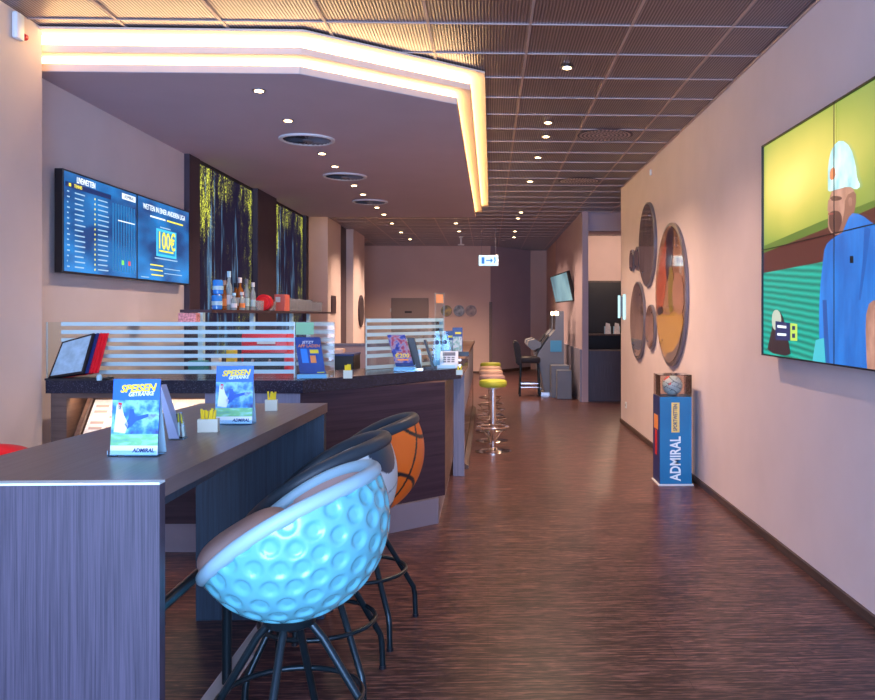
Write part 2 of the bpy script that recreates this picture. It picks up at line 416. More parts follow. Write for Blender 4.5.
# ------------------------------------------------------------------ dropped ceiling with the light coves
outer = [(-2.789, 5.07), (-1.09, 5.07), tuple(at(484.8, 70.3, z=CE))[:2], None]
outer[3] = (outer[2][0]+.03, 13.12)
YSB = 12.92
def ring_poly(d, closed_back):
    p = offset_poly(outer, d); p[0] = (-2.789, p[0][1]); p[-1] = (p[-1][0], closed_back)
    return p
def slab(name, d, z0, z1, m, back):
    p = ring_poly(d, back); pts = p+[(-2.789, back)]
    bm = B(); prism(bm, pts, z0, z1); return bm
so = thing('dropped_ceiling', 'dropped purple-grey ceiling panel above the bar with two glowing stepped coves', 'ceiling panel', (-1.4, 9, CE-.215))
obj('outer_frame', slab('f', 0, CE-.02, CE-.0075, None, 13.12), M['cove_white'], so)
obj('upper_step', slab('f', .1, CE-.125, CE-.083, None, 13.02), M['cove_white'], so)
obj('lower_panel', slab('f', .2, CE-.215, CE-.17, None, YSB), M['soffit'], so)
obj('fascia', slab('f', .195, CE-.212, CE-.168, None, YSB+.004), M['cove_white'], so)
obj('light_strip', slab('f', .115, CE-.083, CE-.02, None, 13.0), M['led'], so, label='upper warm white light strip')
obj('light_strip', slab('f', .215, CE-.168, CE-.125, None, 12.9), M['led'], so, label='lower warm white light strip')
ZS = CE-.215

# downlights
def downlight(px, py, zc, label, group, e=26):
    p = at(px, py, z=zc)
    t = thing('ceiling_downlight', label, 'downlight', (p.x, p.y, zc), 0, group)
    r = .045
    bm = B(); lathe(bm, [(r, -.001), (r, -.008), (r*.72, -.008), (r*.70, -.002)], (p.x, p.y, zc), 20); obj('trim_ring', bm, M['steel'], t, smooth=True)
    bm = B(); lathe(bm, [(r*.62, -.0085), (r*.62, -.0105)], (p.x, p.y, zc), 16); obj('lamp', bm, M['lamp'], t)
    l = bpy.data.lights.new('downlight_lamp', 'SPOT'); l.energy = e*1.6; l.color = (1, .66, .44); l.spot_size = 2.3; l.spot_blend = .8; l.shadow_soft_size = .04
    lo = bpy.data.objects.new('downlight_lamp', l); COL.objects.link(lo); lo.location = (p.x, p.y, zc-.03)
for px, py in ((259, 90), (288, 120), (322, 153), (335, 166), (354, 185), (363, 194), (377, 207), (384, 214)):
    downlight(px, py, ZS, 'small round recessed downlight in the row along the purple-grey dropped ceiling', 'downlights in the dropped ceiling', 22)
for px, py in ((567, 67), (548, 122), (546, 136), (538, 157), (530, 181), (521, 212), (518, 218), (515, 231), (514, 237)):
    downlight(px, py, CE-.0075, 'small round downlight in the metal ceiling above the walkway', 'downlights in the metal ceiling over the walkway', 46)
for px, py in ((392, 223), (401, 232), (410, 239), (456, 223), (459, 231)):
    downlight(px, py, CE-.0075, 'small round downlight in the brown far ceiling behind the dropped panel', 'downlights in the far ceiling', 80)

# air diffusers
def diffuser(px, py, zc, label, r, mesh=False, group=None):
    p = at(px, py, z=zc)
    t = thing('air_diffuser', label, 'air vent', (p.x, p.y, zc), 0, group)
    if not mesh:
        bm = B(); lathe(bm, [(r, 0), (r, -.012), (r*.93, -.018), (r*.86, -.012), (r*.86, -.002)], (p.x, p.y, zc), 48); obj('rim', bm, M['white'], t, smooth=True)
        bm = B(); lathe(bm, [(r*.85, -.003), (r*.85, -.006)], (p.x, p.y, zc), 40); obj('face_plate', bm, M['wall_dark'], t)
        bm = B()
        for k in range(26):
            a = 2*PI*k/26; c, s = math.cos(a), math.sin(a)
            def P(rr, tt, z): return (p.x+c*rr-s*tt, p.y+s*rr+c*tt, zc+z)
            w = r*.055
            vs = [P(r*.2, -w*.3, -.007), (P(r*.82, -w, -.007)), P(r*.82, w, -.016), P(r*.2, w*.3, -.016)]
            quadp(bm, vs)
        lathe(bm, [(r*.18, -.006), (r*.18, -.018)], (p.x, p.y, zc), 20)
        obj('vanes', bm, M['grey'], t)
    else:
        bm = B(); lathe(bm, [(r*1.08, 0), (r*1.08, -.004)], (p.x, p.y, zc), 40); obj('panel', bm, M['wall_dark'], t)
        bm = B()
        for i in range(1, 7):
            n = 6*i+3
            for k in range(n):
                a = 2*PI*k/n+i*.4; rr = r*i/6.3
                lathe(bm, [(.014, -.0045), (.014, -.0055)], (p.x+rr*math.cos(a), p.y+rr*math.sin(a), zc), 8)
        obj('perforation', bm, M['grid'], t)
diffuser(307, 139, ZS, 'round white-rimmed swirl air diffuser in the dropped ceiling, nearest of the three', .232)
diffuser(345, 176, ZS, 'round white-rimmed swirl air diffuser in the dropped ceiling, middle of the three', .232)
diffuser(370, 201.5, ZS, 'round white-rimmed swirl air diffuser in the dropped ceiling, farthest of the three', .232)
diffuser(605, 135, CE-.007, 'perforated round air vent in the metal ceiling, nearer of the two', .24, True)
diffuser(579, 181, CE-.007, 'perforated round air vent in the metal ceiling, farther of the two', .24, True)
# sprinkler / small ceiling device
p = at(461, 236, z=CE)
bm = B(); lathe(bm, [(.05, 0), (.05, -.02), (.02, -.03), (.02, -.16), (.07, -.17), (.07, -.19)], (p.x, p.y, CE-.0085), 16)
tag(obj('ceiling_sensor', bm, M['white'], smooth=True), 'small white sensor hanging from the brown far ceiling', 'sensor')
# white wall device near the top of the left wall
t = thing('wall_camera', 'white security sensor mounted high on the left wall beside the light cove', 'security sensor', (XL, 4.75, 2.9))
p = at(14, 23, x=XL)
bm = B(); box(bm, XL+.001, XL+.035, p.y-.03, p.y+.05, p.z-.09, p.z+.06, bev=.012); obj('housing', bm, M['white'], t, smooth=True)
bm = B(); lathe(bm, [(.018, 0), (.018, .03), (.008, .036)], (XL+.02, p.y+.05, p.z-.055), 14, axis='y'); obj('lens', bm, M['red'], t)

# ------------------------------------------------------------------ left wall: betting screens
def lettering(parent, txt, size, o, ex, ey, m, shear=0, width=None, off=0, align='CENTER', name='lettering'):
    return obj(name, text_bm(txt, size, frame_mtx(o, ex, ey), shear, .0006, off, align, width), m, parent)
def blue_screen_mat():
    m, nt, b = nodes('blue_screen_picture'); L = nt.links.new
    tc = nt.nodes.new('ShaderNodeTexCoord'); mp = nt.nodes.new('ShaderNodeMapping'); mp.inputs['Scale'].default_value = (1, 1.2, 3)
    n = nt.nodes.new('ShaderNodeTexNoise'); n.inputs['Scale'].default_value = 1.6; n.inputs['Detail'].default_value = 2
    r = nt.nodes.new('ShaderNodeValToRGB'); r.color_ramp.elements[0].position = .35; r.color_ramp.elements[0].color = (.003, .035, .14, 1)
    r.color_ramp.elements[1].position = .7; r.color_ramp.elements[1].color = (.01, .18, .50, 1)
    L(tc.outputs['Object'], mp.inputs[0]); L(mp.outputs[0], n.inputs[0]); L(n.outputs['Fac'], r.inputs[0]); L(r.outputs[0], b.inputs['Emission Color'])
    b.inputs['Emission Strength'].default_value = .95; b.inputs['Base Color'].default_value = (.01, .01, .01, 1); b.inputs['Roughness'].default_value = .25
    return m
M['blue_screen'] = blue_screen_mat()
M['s_white'] = screen('screen_white', (.75, .85, .95), 1); M['s_yellow'] = screen('screen_yellow', (.9, .75, .05), 1)
M['s_cyan'] = screen('screen_cyan', (.05, .55, .85), .9); M['s_dim'] = screen('screen_dim_text', (.35, .55, .75), .8)
M['s_red'] = screen('screen_red', (.7, .05, .05), 1); M['s_green'] = screen('screen_green', (.2, .8, .1), 1); M['s_navy'] = screen('screen_navy', (.004, .02, .10), 1)
XT = XL2+.085
pa = at(63, 168, x=XT); pb = at(189, 209, x=XT)
yT0, yT1 = pa.y, pb.y; zT0, zT1 = at(58, 272, x=XT).z, pa.z
ym = (yT0+yT1)/2
def betting(y0, y1, label):
    t = thing('wall_television', label, 'television', (XL2, (y0+y1)/2, zT0))
    obj('housing', boxb(XL2+.03, XT, y0, y1, zT0, zT1, bev=.004), M['black'], t)
    obj('wall_mount', boxb(XL2+.001, XL2+.03, (y0+y1)/2-.2, (y0+y1)/2+.2, zT0+.15, zT1-.15), M['steel'], t)
    s = obj('display', boxb(XT, XT+.002, y0+.012, y1-.012, zT0+.012, zT1-.012), M['blue_screen'], t)
    return t, s
EX, EY = (0, 1, 0), (0, 0, 1)
t, s = betting(yT0, ym-.003, 'blue television showing a betting list, left half of the pair on the grey wall')
w = ym-yT0; hT = zT1-zT0
def sp(u, v, k=.003): return (XT+k, yT0+u*w, zT1-v*hT)
def rect(bm, u0, u1, v0, v1, k=.003, sp=None, mi=0):
    a, b, c, d = sp(u0, v0, k), sp(u1, v0, k), sp(u1, v1, k), sp(u0, v1, k); quadp(bm, [d, c, b, a], mi)
lettering(t, 'LIVEWETTEN', .055, sp(.27, .075), EX, EY, M['s_white'], width=.26, off=.001)
lettering(t, 'TENNIS', .032, sp(.17, .14), EX, EY, M['s_yellow'], width=.11)
bm = B(); rect(bm, .02, .60, .115, .165, .0026, sp); obj('header_bar', bm, M['s_navy'], t)
bm = B(); rect(bm, .76, .97, .05, .115, .003, sp); obj('logo_box', bm, M['s_white'], t)
lettering(t, 'ADMIRAL', .035, sp(.865, .083, .004), EX, EY, M['s_navy'], shear=.25, width=.17)
for u0, wd in ((.04, .035), (.13, .13), (.42, .15)):
    bm = B()
    for k in range(15):
        v = .20+k*.052; rect(bm, u0, u0+wd-.03*random.random(), v, v+.013, .003, sp)
    obj('list_text', bm, M['s_dim'], t)
bm = B()
for k in range(15):
    v = .20+k*.052
    rect(bm, .375, .387, v, v+.02, .003, sp)
rect(bm, .06, .085, .125, .155, .004, sp)
obj('list_marks', bm, M['s_yellow'], t)
bm = B()
for k in range(9):
    rect(bm, .62+k*.04, .64+k*.04, .19, .93, .0026, sp)
obj('table_columns', bm, screen('screen_column', (.01, .14, .36), 1), t)
bm = B(); rect(bm, .70, .96, .36, .372, .003, sp); obj('caption_line', bm, M['s_white'], t)
bm = B(); rect(bm, .755, .79, .80, .85, .003, sp); obj('green_tile', bm, M['s_green'], t)
bm = B(); rect(bm, .855, .89, .80, .85, .003, sp); obj('red_tile', bm, M['s_red'], t)
t, s = betting(ym+.003, yT1, 'blue television advertising 100€, right half of the pair on the grey wall')
w = yT1-ym
def sp2(u, v, k=.003): return (XT+k, ym+u*w, zT1-v*hT)
lettering(t, 'WETTEN IN EINER ANDEREN LIGA', .062, sp2(.5, .12), EX, EY, M['s_white'], width=.92)
bm = B(); rect(bm, .22, .50, .205, .225, .003, sp2); obj('caption_line', bm, M['s_white'], t)
bm = B(); rect(bm, .53, .86, .205, .225, .003, sp2); obj('caption_line', bm, M['s_yellow'], t, label='yellow caption line')
bm = B(); rect(bm, .33, .72, .34, .68, .0026, sp2); obj('glow_panel', bm, M['s_cyan'], t)
bm = B(); rect(bm, .355, .695, .37, .65, .0029, sp2); obj('panel_inside', bm, screen('screen_mid', (.01, .22, .48), 1), t)
lettering(t, '100€', .20, sp2(.525, .49), EX, EY, M['s_yellow'], width=.36, off=.003)
bm = B(); rect(bm, .38, .66, .60, .62, .0034, sp2); rect(bm, .22, .46, .79, .805, .003, sp2); rect(bm, .22, .45, .85, .865, .003, sp2); rect(bm, .24, .46, .91, .925, .003, sp2); obj('small_print', bm, M['s_yellow'], t)
bm = B(); rect(bm, .30, .74, .70, .715, .003, sp2); rect(bm, .48, .80, .82, .83, .003, sp2); rect(bm, .48, .84, .88, .89, .003, sp2); rect(bm, .06, .20, .95, .96, .003, sp2); rect(bm, .40, .60, .31, .325, .003, sp2); obj('small_print', bm, M['s_dim'], t, label='pale small print')

# ------------------------------------------------------------------ backlit pictures on the left wall
def wy(px, x=XL2+.05): return at(px, 300, x=x).y
yk = [wy(189.5), wy(200), wy(253.5), wy(272.6), 12.90]
ZB = .95
t = thing('picture_surround', 'dark purple wall surround framing the two backlit tree pictures', 'wall surround', (XL2, 10, 0))
obj('left_post', boxb(XL2+.001, XL2+.05, yk[0], yk[1], 0, ZS-.001), M['wall_dark'], t)
obj('middle_column', boxb(XL2+.001, XL2+.10, yk[2], yk[3], 0, ZS-.001), M['wall_dark'], t)
obj('right_post', boxb(XL2+.001, XL2+.09, 12.74, 12.90, 0, ZS-.001), M['wall_dark'], t)
obj('lower_panel', boxb(XL2+.001, XL2+.04, yk[1], yk[2], 0, ZB), M['wall_dark'], t)
obj('lower_panel', boxb(XL2+.001, XL2+.04, yk[3], 12.74, 0, ZB), M['wall_dark'], t)
for a, b, lab in ((yk[1], yk[2], 'tall backlit picture of yellow-green willow branches, nearer of the two'), (yk[3], 12.74, 'tall backlit picture of willow branches and pale sky, farther of the two')):
    t = thing('backlit_picture', lab, 'picture', (XL2, (a+b)/2, ZB))
    obj('light_box', boxb(XL2+.001, XL2+.04, a+.005, b-.005, ZB+.005, ZS-.001), M['black'], t)
    obj('print', boxb(XL2+.04, XL2+.044, a+.03, b-.03, ZB+.03, ZS-.04), M['mural'], t)

# ------------------------------------------------------------------ back-bar shelf with bottles
XS = -2.42
y0s, y1s = at(197, 310, x=XS).y, at(325, 310, x=XS).y
t = thing('bottle_shelf', 'long dark shelf on pale posts holding bottles and glasses in front of the pictures', 'shelf', (XS, (y0s+y1s)/2, .92))
obj('shelf_board', boxb(XS-.14, XS+.12, y0s, y1s, 1.45, 1.475), M['wall_dark'], t)
for px in (204, 254.5, 293, 310):
    yy = at(px, 310, x=XS+.1).y
    obj('post', boxb(XS+.06, XS+.10, yy-.03, yy+.03, .921, 1.45), M['pale_blue'], t)
ZSH = 1.476
def shelf_xy(px, dx=0): q = at(px, 310, x=XS+dx); return q.x, q.y
bott = {
 'spirit': [(.035, 0), (.037, .01), (.037, .15), (.030, .18), (.013, .205), (.012, .25), (.015, .252), (.015, .275)],
 'slim': [(.026, 0), (.028, .01), (.028, .17), (.014, .21), (.012, .26), (.016, .262), (.016, .28)],
}
def bottle(px, kind, m, lab, sc=1.0, dx=0, cap='red', lm='white'):
    x, y = shelf_xy(px, dx)
    t = thing('spirit_bottle', lab, 'bottle', (x, y, ZSH), 0, 'bottles on the back shelf')
    pr = [(r, z*sc) for r, z in bott[kind]]
    bm = B(); lathe(bm, pr, (x, y, ZSH), 20); obj('bottle_body', bm, m, t, smooth=True)
    bm = B(); lathe(bm, [(.018, .24*sc), (.018, .285*sc)], (x, y, ZSH), 14); obj('cap', bm, M[cap], t)
    bm = B(); lathe(bm, [(pr[2][0]+.0008, .04*sc), (pr[2][0]+.0008, .11*sc)], (x, y, ZSH), 20); obj('bottle_label', bm, M[lm], t)
bottle(224.6, 'spirit', M['amber'], 'amber spirit bottle beside the blue cans on the shelf', .95, 0, 'beige', 'orange')
bottle(229, 'slim', M['clear_bottle'], 'tallest pale bottle with a white cap on the shelf', 1.25, .04, 'pale_blue')
bottle(235.5, 'spirit', M['amber'], 'dark amber bottle right of the tallest pale bottle', .92, -.03, 'black', 'beige')
bottle(240, 'spirit', M['amber'], 'amber bottle with a pale cap in the shelf middle', 1.1, .03, 'white')
bottle(246.5, 'slim', M['clear_bottle'], 'clear bottle with a grey cap behind the small bottles', 1.12, -.02, 'grey', 'pale_blue')
bottle(253, 'slim', M['clear_bottle'], 'rightmost clear bottle with a white cap beside the tumblers', 1.0, .03, 'white', 'pale_blue')
bottle(219, 'slim', M['clear_bottle'], 'pale bottle half hidden behind the blue cans', .9, -.05, 'orange')
bottle(234, 'slim', M['clear_bottle'], 'short clear bottle in front of the dark amber bottle', .55, .09, 'pale_blue', 'white')
bottle(242, 'slim', M['clear_bottle'], 'short clear bottle in front of the pale-capped amber bottle', .60, .09, 'white', 'orange')
for k, (z, lab) in enumerate(((0, 'lower of two stacked blue cans at the left end of the bottle shelf'), (.135, 'upper of two stacked blue cans at the left end of the bottle shelf'))):
    x, y = shelf_xy(217 if k == 0 else 218, .04)
    t = thing('drink_can', lab, 'can', (x, y, ZSH+z))
    bm = B(); lathe(bm, [(.036, 0), (.045, .008), (.045, .118), (.038, .128)], (x, y, ZSH+z+.0005), 20); obj('can_body', bm, M['blue_bottle'], t, smooth=True)
    bm = B(); lathe(bm, [(.0458, .04), (.0458, .075)], (x, y, ZSH+z), 20); obj('label_band', bm, M['pale_blue'], t)
x, y = shelf_xy(264.5, .05)
t = thing('round_tin', 'round red tin lying on its side among the glasses on the shelf', 'tin', (x, y, ZSH))
bm = B(); lathe(bm, [(.08, -.05), (.085, -.045), (.085, .04), (.08, .05)], (x, y, ZSH+.086), 28, axis='y'); obj('tin_body', bm, M['red'], t, smooth=True)
bm = B(); lathe(bm, [(.055, -.058), (.055, -.0505)], (x, y, ZSH+.086), 28, axis='y'); obj('lid', bm, mat('red_lid', (.9, .03, .03), .3), t)
x, y = shelf_xy(282, .04)
t = thing('snack_carton', 'salmon red carton standing on the shelf beside the drinking glasses', 'carton', (x, y, ZSH))
obj('carton_body', boxb(x-.06, x+.06, y-.12, y+.12, ZSH, ZSH+.19, bev=.003), mat('salmon_card', (.75, .18, .15), .5), t)
obj('printed_panel', boxb(x-.045, x+.01, y-.122, y-.1205, ZSH+.10, ZSH+.16), M['white'], t)
def glass(x, y, z, h, r):
    t = tag(obj('drinking_glass', (lambda bm: (lathe(bm, [(r*.8, 0), (r, h), (r*.93, h), (r*.74, .012)], (x, y, z), 16), bm)[1])(B()), M['tumbler'], smooth=True),
            'clear drinking glass standing in the rows at the far end of the bottle shelf', 'glass', 'drinking glasses on the bottle shelf')
for i, px in enumerate((288, 291.5, 295, 298.5, 302, 305.5, 309, 312.5, 316, 319.5)):
    for dx in (-.06, .05):
        x, y = shelf_xy(px, dx); glass(x, y, ZSH, .155-.005*(i % 3)-(.02 if i > 6 else 0), .042)
for px in (257.5, 260.5, 270, 273):
    x, y = shelf_xy(px, .07); glass(x, y, ZSH, .10, .038)

# back counter under the shelf
t = thing('back_counter', 'dark back counter running along the wall under the bottle shelf', 'counter', (-2.4, 9.5, 0))
obj('carcass', boxb(-2.75, -2.36, 6.6, 11.4, 0, .88), M['wall_dark'], t)
obj('worktop', boxb(-2.77, -2.31, 6.55, 11.45, .88, .92), M['steel'], t)
# red coffee machine
x0 = -2.12; yq = 7.6
def cm(px, py): return at(px, py, y=yq)
a = cm(238, 333); b = cm(288, 378)
t = thing('coffee_machine', 'red coffee machine behind the striped glass screen', 'coffee machine', ((a.x+b.x)/2, yq, .9))
obj('stand_cabinet', boxb(a.x-.03, b.x+.03, yq-.02, yq+.42, 0, .85), M['steel'], t)
obj('machine_body', boxb(a.x, b.x-.02, yq+.08, yq+.40, .851, a.z, bev=.03), M['red'], t, smooth=True)
obj('front_panel', boxb(a.x+.03, b.x-.05, yq+.06, yq+.079, .93, a.z-.18), M['black'], t)
obj('nameplate', boxb(a.x+.15, b.x-.13, yq+.06, yq+.079, a.z-.10, a.z-.05), M['white'], t)
obj('drip_tray', boxb(a.x+.03, b.x-.05, yq-.02, yq+.079, .851, .88), M['chrome'], t)
for k in (0, 1):
    xx = a.x+.13+.15*k
    bm = B(); tube(bm, [(xx, yq+.06, 1.03), (xx, yq, 1.03), (xx, yq-.01, .99)], .014, 10); obj('spout', bm, M['chrome'], t, smooth=True)
def simple_box(name, label, cat, px0, px1, py0, py1, y, dep, m, zbase=None, group=None, lid=None):
    a = at(px0, py0, y=y); b = at(px1, py1, y=y); z0 = b.z if zbase is None else zbase
    t = thing(name, label, cat, ((a.x+b.x)/2, y, z0), 0, group)
    obj('body', boxb(a.x, b.x, y, y+dep, z0, a.z, bev=.004), m, t)
    if lid: obj('lid', boxb(a.x-.004, b.x+.004, y-.004, y+dep+.004, a.z, a.z+.015), lid, t)
    return t
# ------------------------------------------------------------------ bar counter
ZG = 1.042; TG = .077
C1 = at(461, 378.6, z=ZG-TG)
front = [(XL2+.17, 5.07), (-1.10, 5.07), (C1.x, C1.y), (C1.x, 7.55)]
front[0] = (XL+.005, 5.14)
front = [(XL+.005, 5.14), (-1.10, 5.09), (C1.x, C1.y), (C1.x+.02, 7.55)]
def bar_poly(d, inner=.55):
    o = offset_poly(front, d); o[0] = (XL+.005, o[0][1]); o[-1] = (o[-1][0], 7.55-d*.3)
    i = offset_poly(front, inner); i[0] = (XL+.005, i[0][1]); i[-1] = (i[-1][0], 7.55-d*.3)
    return o, i
t = thing('bar_counter', 'long angled bar counter with black granite top and dark wood front', 'bar counter', (-1.1, 5.3, 0))
o, i = bar_poly(0)
bm = B(); prism(bm, o+i[::-1], ZG-TG, ZG); obj('granite_top', bm, M['granite'], t)
o, i = bar_poly(.06, .12)
K = at(445, 495, z=.175); o[2] = (K.x, K.y); o[3] = (K.x-.005, 7.55); i[2] = (K.x-.06, K.y+.04); i[3] = (K.x-.06, 7.55)
# straight front with the newspaper niche, then the dark angled front and end
yf = o[0][1]; xb = o[1][0]
n0, n1 = -2.53, -1.70
fy = lambda x: o[0][1]+(o[1][1]-o[0][1])*(x-o[0][0])/(o[1][0]-o[0][0])
def fpanel(x0, x1, z0, z1, m, name, th=.05):
    bm = B(); prism(bm, [(x0, fy(x0)), (x1, fy(x1)), (x1, fy(x1)+th), (x0, fy(x0)+th)], z0, z1); return obj(name, bm, m, t)
fpanel(XL+.006, n0, .175, ZG-TG-.001, M['bar_brown'], 'front_panel', .34)
fpanel(n0, n1, .175, .60, M['bar_wood'], 'front_panel')
fpanel(n0, n1, ZG-TG-.035, ZG-TG-.001, M['bar_brown'], 'niche_rail')
fpanel(n1, xb, .175, ZG-TG-.001, M['bar_grey'], 'front_panel', .34)
bm = B(); prism_ax(bm, [(yf+.02, .60), (yf+.30, .93), (yf+.32, .93), (yf+.32, .60)], n0, n1, 'x'); obj('niche_slope', bm, M['bar_brown'], t)
obj('niche_back', boxb(n0, n1, yf+.32, yf+.34, .60, ZG-TG-.001), M['bar_brown'], t)
bm = B(); prism_ax(bm, [(yf-.01, .66), (yf+.24, .955), (yf+.27, .955), (yf+.02, .66)], n0+.03, n0+.055, 'x'); obj('slope_cheek', bm, M['bar_brown'], t)
bm = B(); box(bm, n0+.02, n1-.02, yf+.05, yf+.08, ZG-TG-.012, ZG-TG-.002); obj('niche_light', bm, mat('niche_led', (1, .8, .5), .5, em=(1, .70, .40), es=14), t, label='warm light strip under the granite')
for k in range(1): pass
bm = B(); prism(bm, [o[1], o[2], i[2], i[1]], .175, ZG-TG-.001); obj('angled_front', bm, M['bar_wood'], t)
bm = B(); prism(bm, [o[2], o[3], i[3], i[2]], .175, ZG-TG-.001); obj('end_side', bm, M['bar_brown'], t)
ok, ik = bar_poly(.075, .10)
K2 = at(438.5, 523.5, z=0); ok[2] = (K2.x, K2.y); ok[3] = (K2.x, 7.5); ik[2] = (K2.x-.03, K2.y+.03); ik[3] = (K2.x-.03, 7.5)
bm = B(); prism(bm, ok+ik[::-1], 0.001, .175); obj('kickplate', bm, M['kick'], t)
ba, bb2 = bar_poly(.12, .50)
# newspapers in the niche
for k, (a, b) in enumerate(((n0+.058, n0+.40), (n0+.42, n1-.02))):
    bm = B(); e = .62+.02
    P = lambda x, s, dz: (x, yf+.02+s*.24+.0, .612+s*.283+dz)
    pts = [P(a, .05, 0), P(b, .05, 0), P(b, .97, 0), P(a, .97, 0)]
    lo = [bm.verts.new(p) for p in pts]; hi = [bm.verts.new((p[0], p[1]-.008, p[2]+.010)) for p in pts]
    bm.faces.new(lo[::-1]); bm.faces.new(hi)
    for q in range(4): bm.faces.new((lo[q], lo[(q+1) % 4], hi[(q+1) % 4], hi[q]))
    tg = thing('newspaper', ('white newspaper lying on the slanted lit shelf in the bar front, left one' if k == 0 else 'white newspaper lying on the slanted lit shelf in the bar front, right one'), 'newspaper', (a, yf, .62))
    obj('pages', bm, M['paper'], tg)
    bm = B()
    nrow = 7
    for r_ in range(nrow):
        s0 = .15+r_*.11
        for c0 in range(3):
            if (r_+c0+k) % 4 == 0: continue
            xx0 = a+.02+c0*(b-a-.03)/3; xx1 = xx0+(b-a-.06)/3*.85
            q = [P(xx0, s0, 0), P(xx1, s0, 0), P(xx1, s0+.05, 0), P(xx0, s0+.05, 0)]
            quadp(bm, [(p[0], p[1]-.0088, p[2]+.0112) for p in q])
    obj('printed_columns', bm, mat('print_brown', (.55, .42, .38), .7), tg)

# counter 2 along the walkway
t = thing('walkway_counter', 'long counter behind the bar stools with blue-grey end panel', 'counter', (-.45, 10, 0))
XC = at(464.5, 470, y=7.62).x
obj('end_panel', boxb(XC-.10, XC, 7.56, 7.62, 0, ZG-.05), M['bar_grey'], t)
obj('front_panel', boxb(XC-.06, XC-.015, 7.62, 12.9, .50, ZG-.04), M['bar_grey'], t)
obj('worktop', boxb(XC-.55, XC+.005, 7.56, 12.95, ZG-.04, ZG), M['bar_brown'], t)
obj('mirror_kickplate', boxb(XC-.06, XC-.02, 7.62, 12.9, .001, .499), M['chrome'], t)
bm = B(); prism_ax(bm, [(XC-.015, 0.001), (XC+.03, .001), (XC+.03, .03), (XC-.015, .06)], 7.9, 12.9, 'y'); obj('floor_trim', bm, M['base'], t)
obj('far_end_panel', boxb(XC-.50, XC-.015, 12.9, 12.94, 0, ZG-.04), M['bar_brown'], t)

# ------------------------------------------------------------------ glass screens
def glass_screen(P0, P1, z0, z1, stripes, label, gm='glass', fm='frost', sw=.024, u0=0.0, u1=1.0, post=True):
    P0 = Vector(P0); P1 = Vector(P1); d = (P1-P0); n = Vector((-d.y, d.x)).normalized()*.004
    t = thing('glass_screen', label, 'glass screen', (P0.x, P0.y, z0))
    def sl(u0, u1, z0, z1, k=1.0):
        a = P0+d*u0; b = P0+d*u1; bm = B(); prism(bm, [tuple(a-n*k), tuple(b-n*k), tuple(b+n*k), tuple(a+n*k)], z0, z1); return bm
    obj('pane', sl(0, 1, z0, z1), M[gm], t)
    for z in stripes: obj('frosted_stripe', sl(u0, u1, z-sw/2, z+sw/2, 1.15), M[fm], t)
    if post:
        for u in (0, 1):
            obj('polished_edge', sl(u-(.004 if u else 0), u+(0 if u else .004), z0, z1, 1.3), M['edge_white'], t)
    return t
yg = 5.30
gz0 = ZG+.001
def gx(px): return at(px, 350, y=yg).x
gtop = at(180, 322, y=yg).z
dsp = (gtop-gz0)/7
zs = [gtop-.012-dsp*1.0*k for k in range(7)]
glass_screen((gx(46.5), yg), (gx(295), yg), gz0, gtop, zs, 'long clear glass screen with pale frosted stripes on the granite bar top', u0=.06)
glass_screen((gx(295.8), yg), (gx(334.5), yg), gz0, gtop-.005, zs[:1]+zs[1:6:1], 'narrow clear glass screen at the end of the long striped screen', fm='frost_light')
bm = B(); box(bm, gx(296), gx(314), yg-.008, yg-.005, gtop-.078, gtop-.003)
tag(obj('green_card', bm, mat('pale_green_card', (.25, .55, .30), .5)), 'pale green card stuck on the narrow glass screen', 'card')
# second screen follows the angled part
def onB(px, off=.2):
    a = Vector(offset_poly(front, off)[1]); b = Vector(offset_poly(front, off)[2])
    lo, hi = -.5, 1.5
    for _ in range(40):
        mid = (lo+hi)/2; q = a+(b-a)*mid
        u = project((q.x, q.y, ZG))[0]
        if u < px: lo = mid
        else: hi = mid
    return a+(b-a)*lo
def project(p):
    x, y, z = p; D = x*math.sin(TH)+y*math.cos(TH); R = x*math.cos(TH)-y*math.sin(TH)
    return CX+F*R/D, CY-F*(z-H)/D
g0, g1 = onB(366, .40), onB(443, .40)
g2t = H-(318.5-315)*g0.y/F
zs2 = [g2t-.014-.0505*k for k in range(6)]
glass_screen(g0, g1, gz0, g2t, zs2+[gz0+.015], 'striped glass screen on the angled end of the granite bar', sw=.026)
e0, e1 = onB(435, .16), onB(444, .12)
zt = H+(315-293)*e0.y/F
t = glass_screen(e0, e1, gz0, zt, [], 'tall narrow clear glass pane with an orange sticker on the bar end')
dd = (e1-e0).normalized(); nn = Vector((-dd.y, dd.x))
bm = B(); a = e0+dd*.006-nn*.006; b = e1-dd*.006-nn*.006
prism(bm, [tuple(a), tuple(b), tuple(b-nn*.002), tuple(a-nn*.002)], zt-.075, zt-.01); obj('sticker', bm, M['orange'], t)

# ------------------------------------------------------------------ things on the bar
# flip display rack
p = at(75, 383, z=ZG); 
t = thing('menu_display_rack', 'red and black flip rack of documents leaning back at the left end of the bar', 'display rack', (p.x, p.y, ZG))
yr = 5.2
def P2(px, py, y): return at(px, py, y=y)
a0, a1, a2, a3 = P2(48, 379, 5.16), P2(83, 373, 5.10), P2(94, 333, 5.22), P2(62, 342, 5.26)
def plate(pts, th, m, name, off=0, lab=None):
    P = [Vector(q) for q in pts]; n = (P[1]-P[0]).cross(P[3]-P[0]).normalized()
    bm = B(); lo = [bm.verts.new(q+n*(off)) for q in P]; hi = [bm.verts.new(q+n*(off-th)) for q in P]
    bm.faces.new(lo); bm.faces.new(hi[::-1])
    for k in range(4): bm.faces.new((lo[k], hi[k], hi[(k+1) % 4], lo[(k+1) % 4]))
    bmesh.ops.recalc_face_normals(bm, faces=bm.faces[:]); return obj(name, bm, m, t, label=lab)
a0.z = max(a0.z, ZG+.012); a1.z = max(a1.z, ZG+.02)
plate((a0, a1, a2, a3), .02, M['black'], 'front_panel')
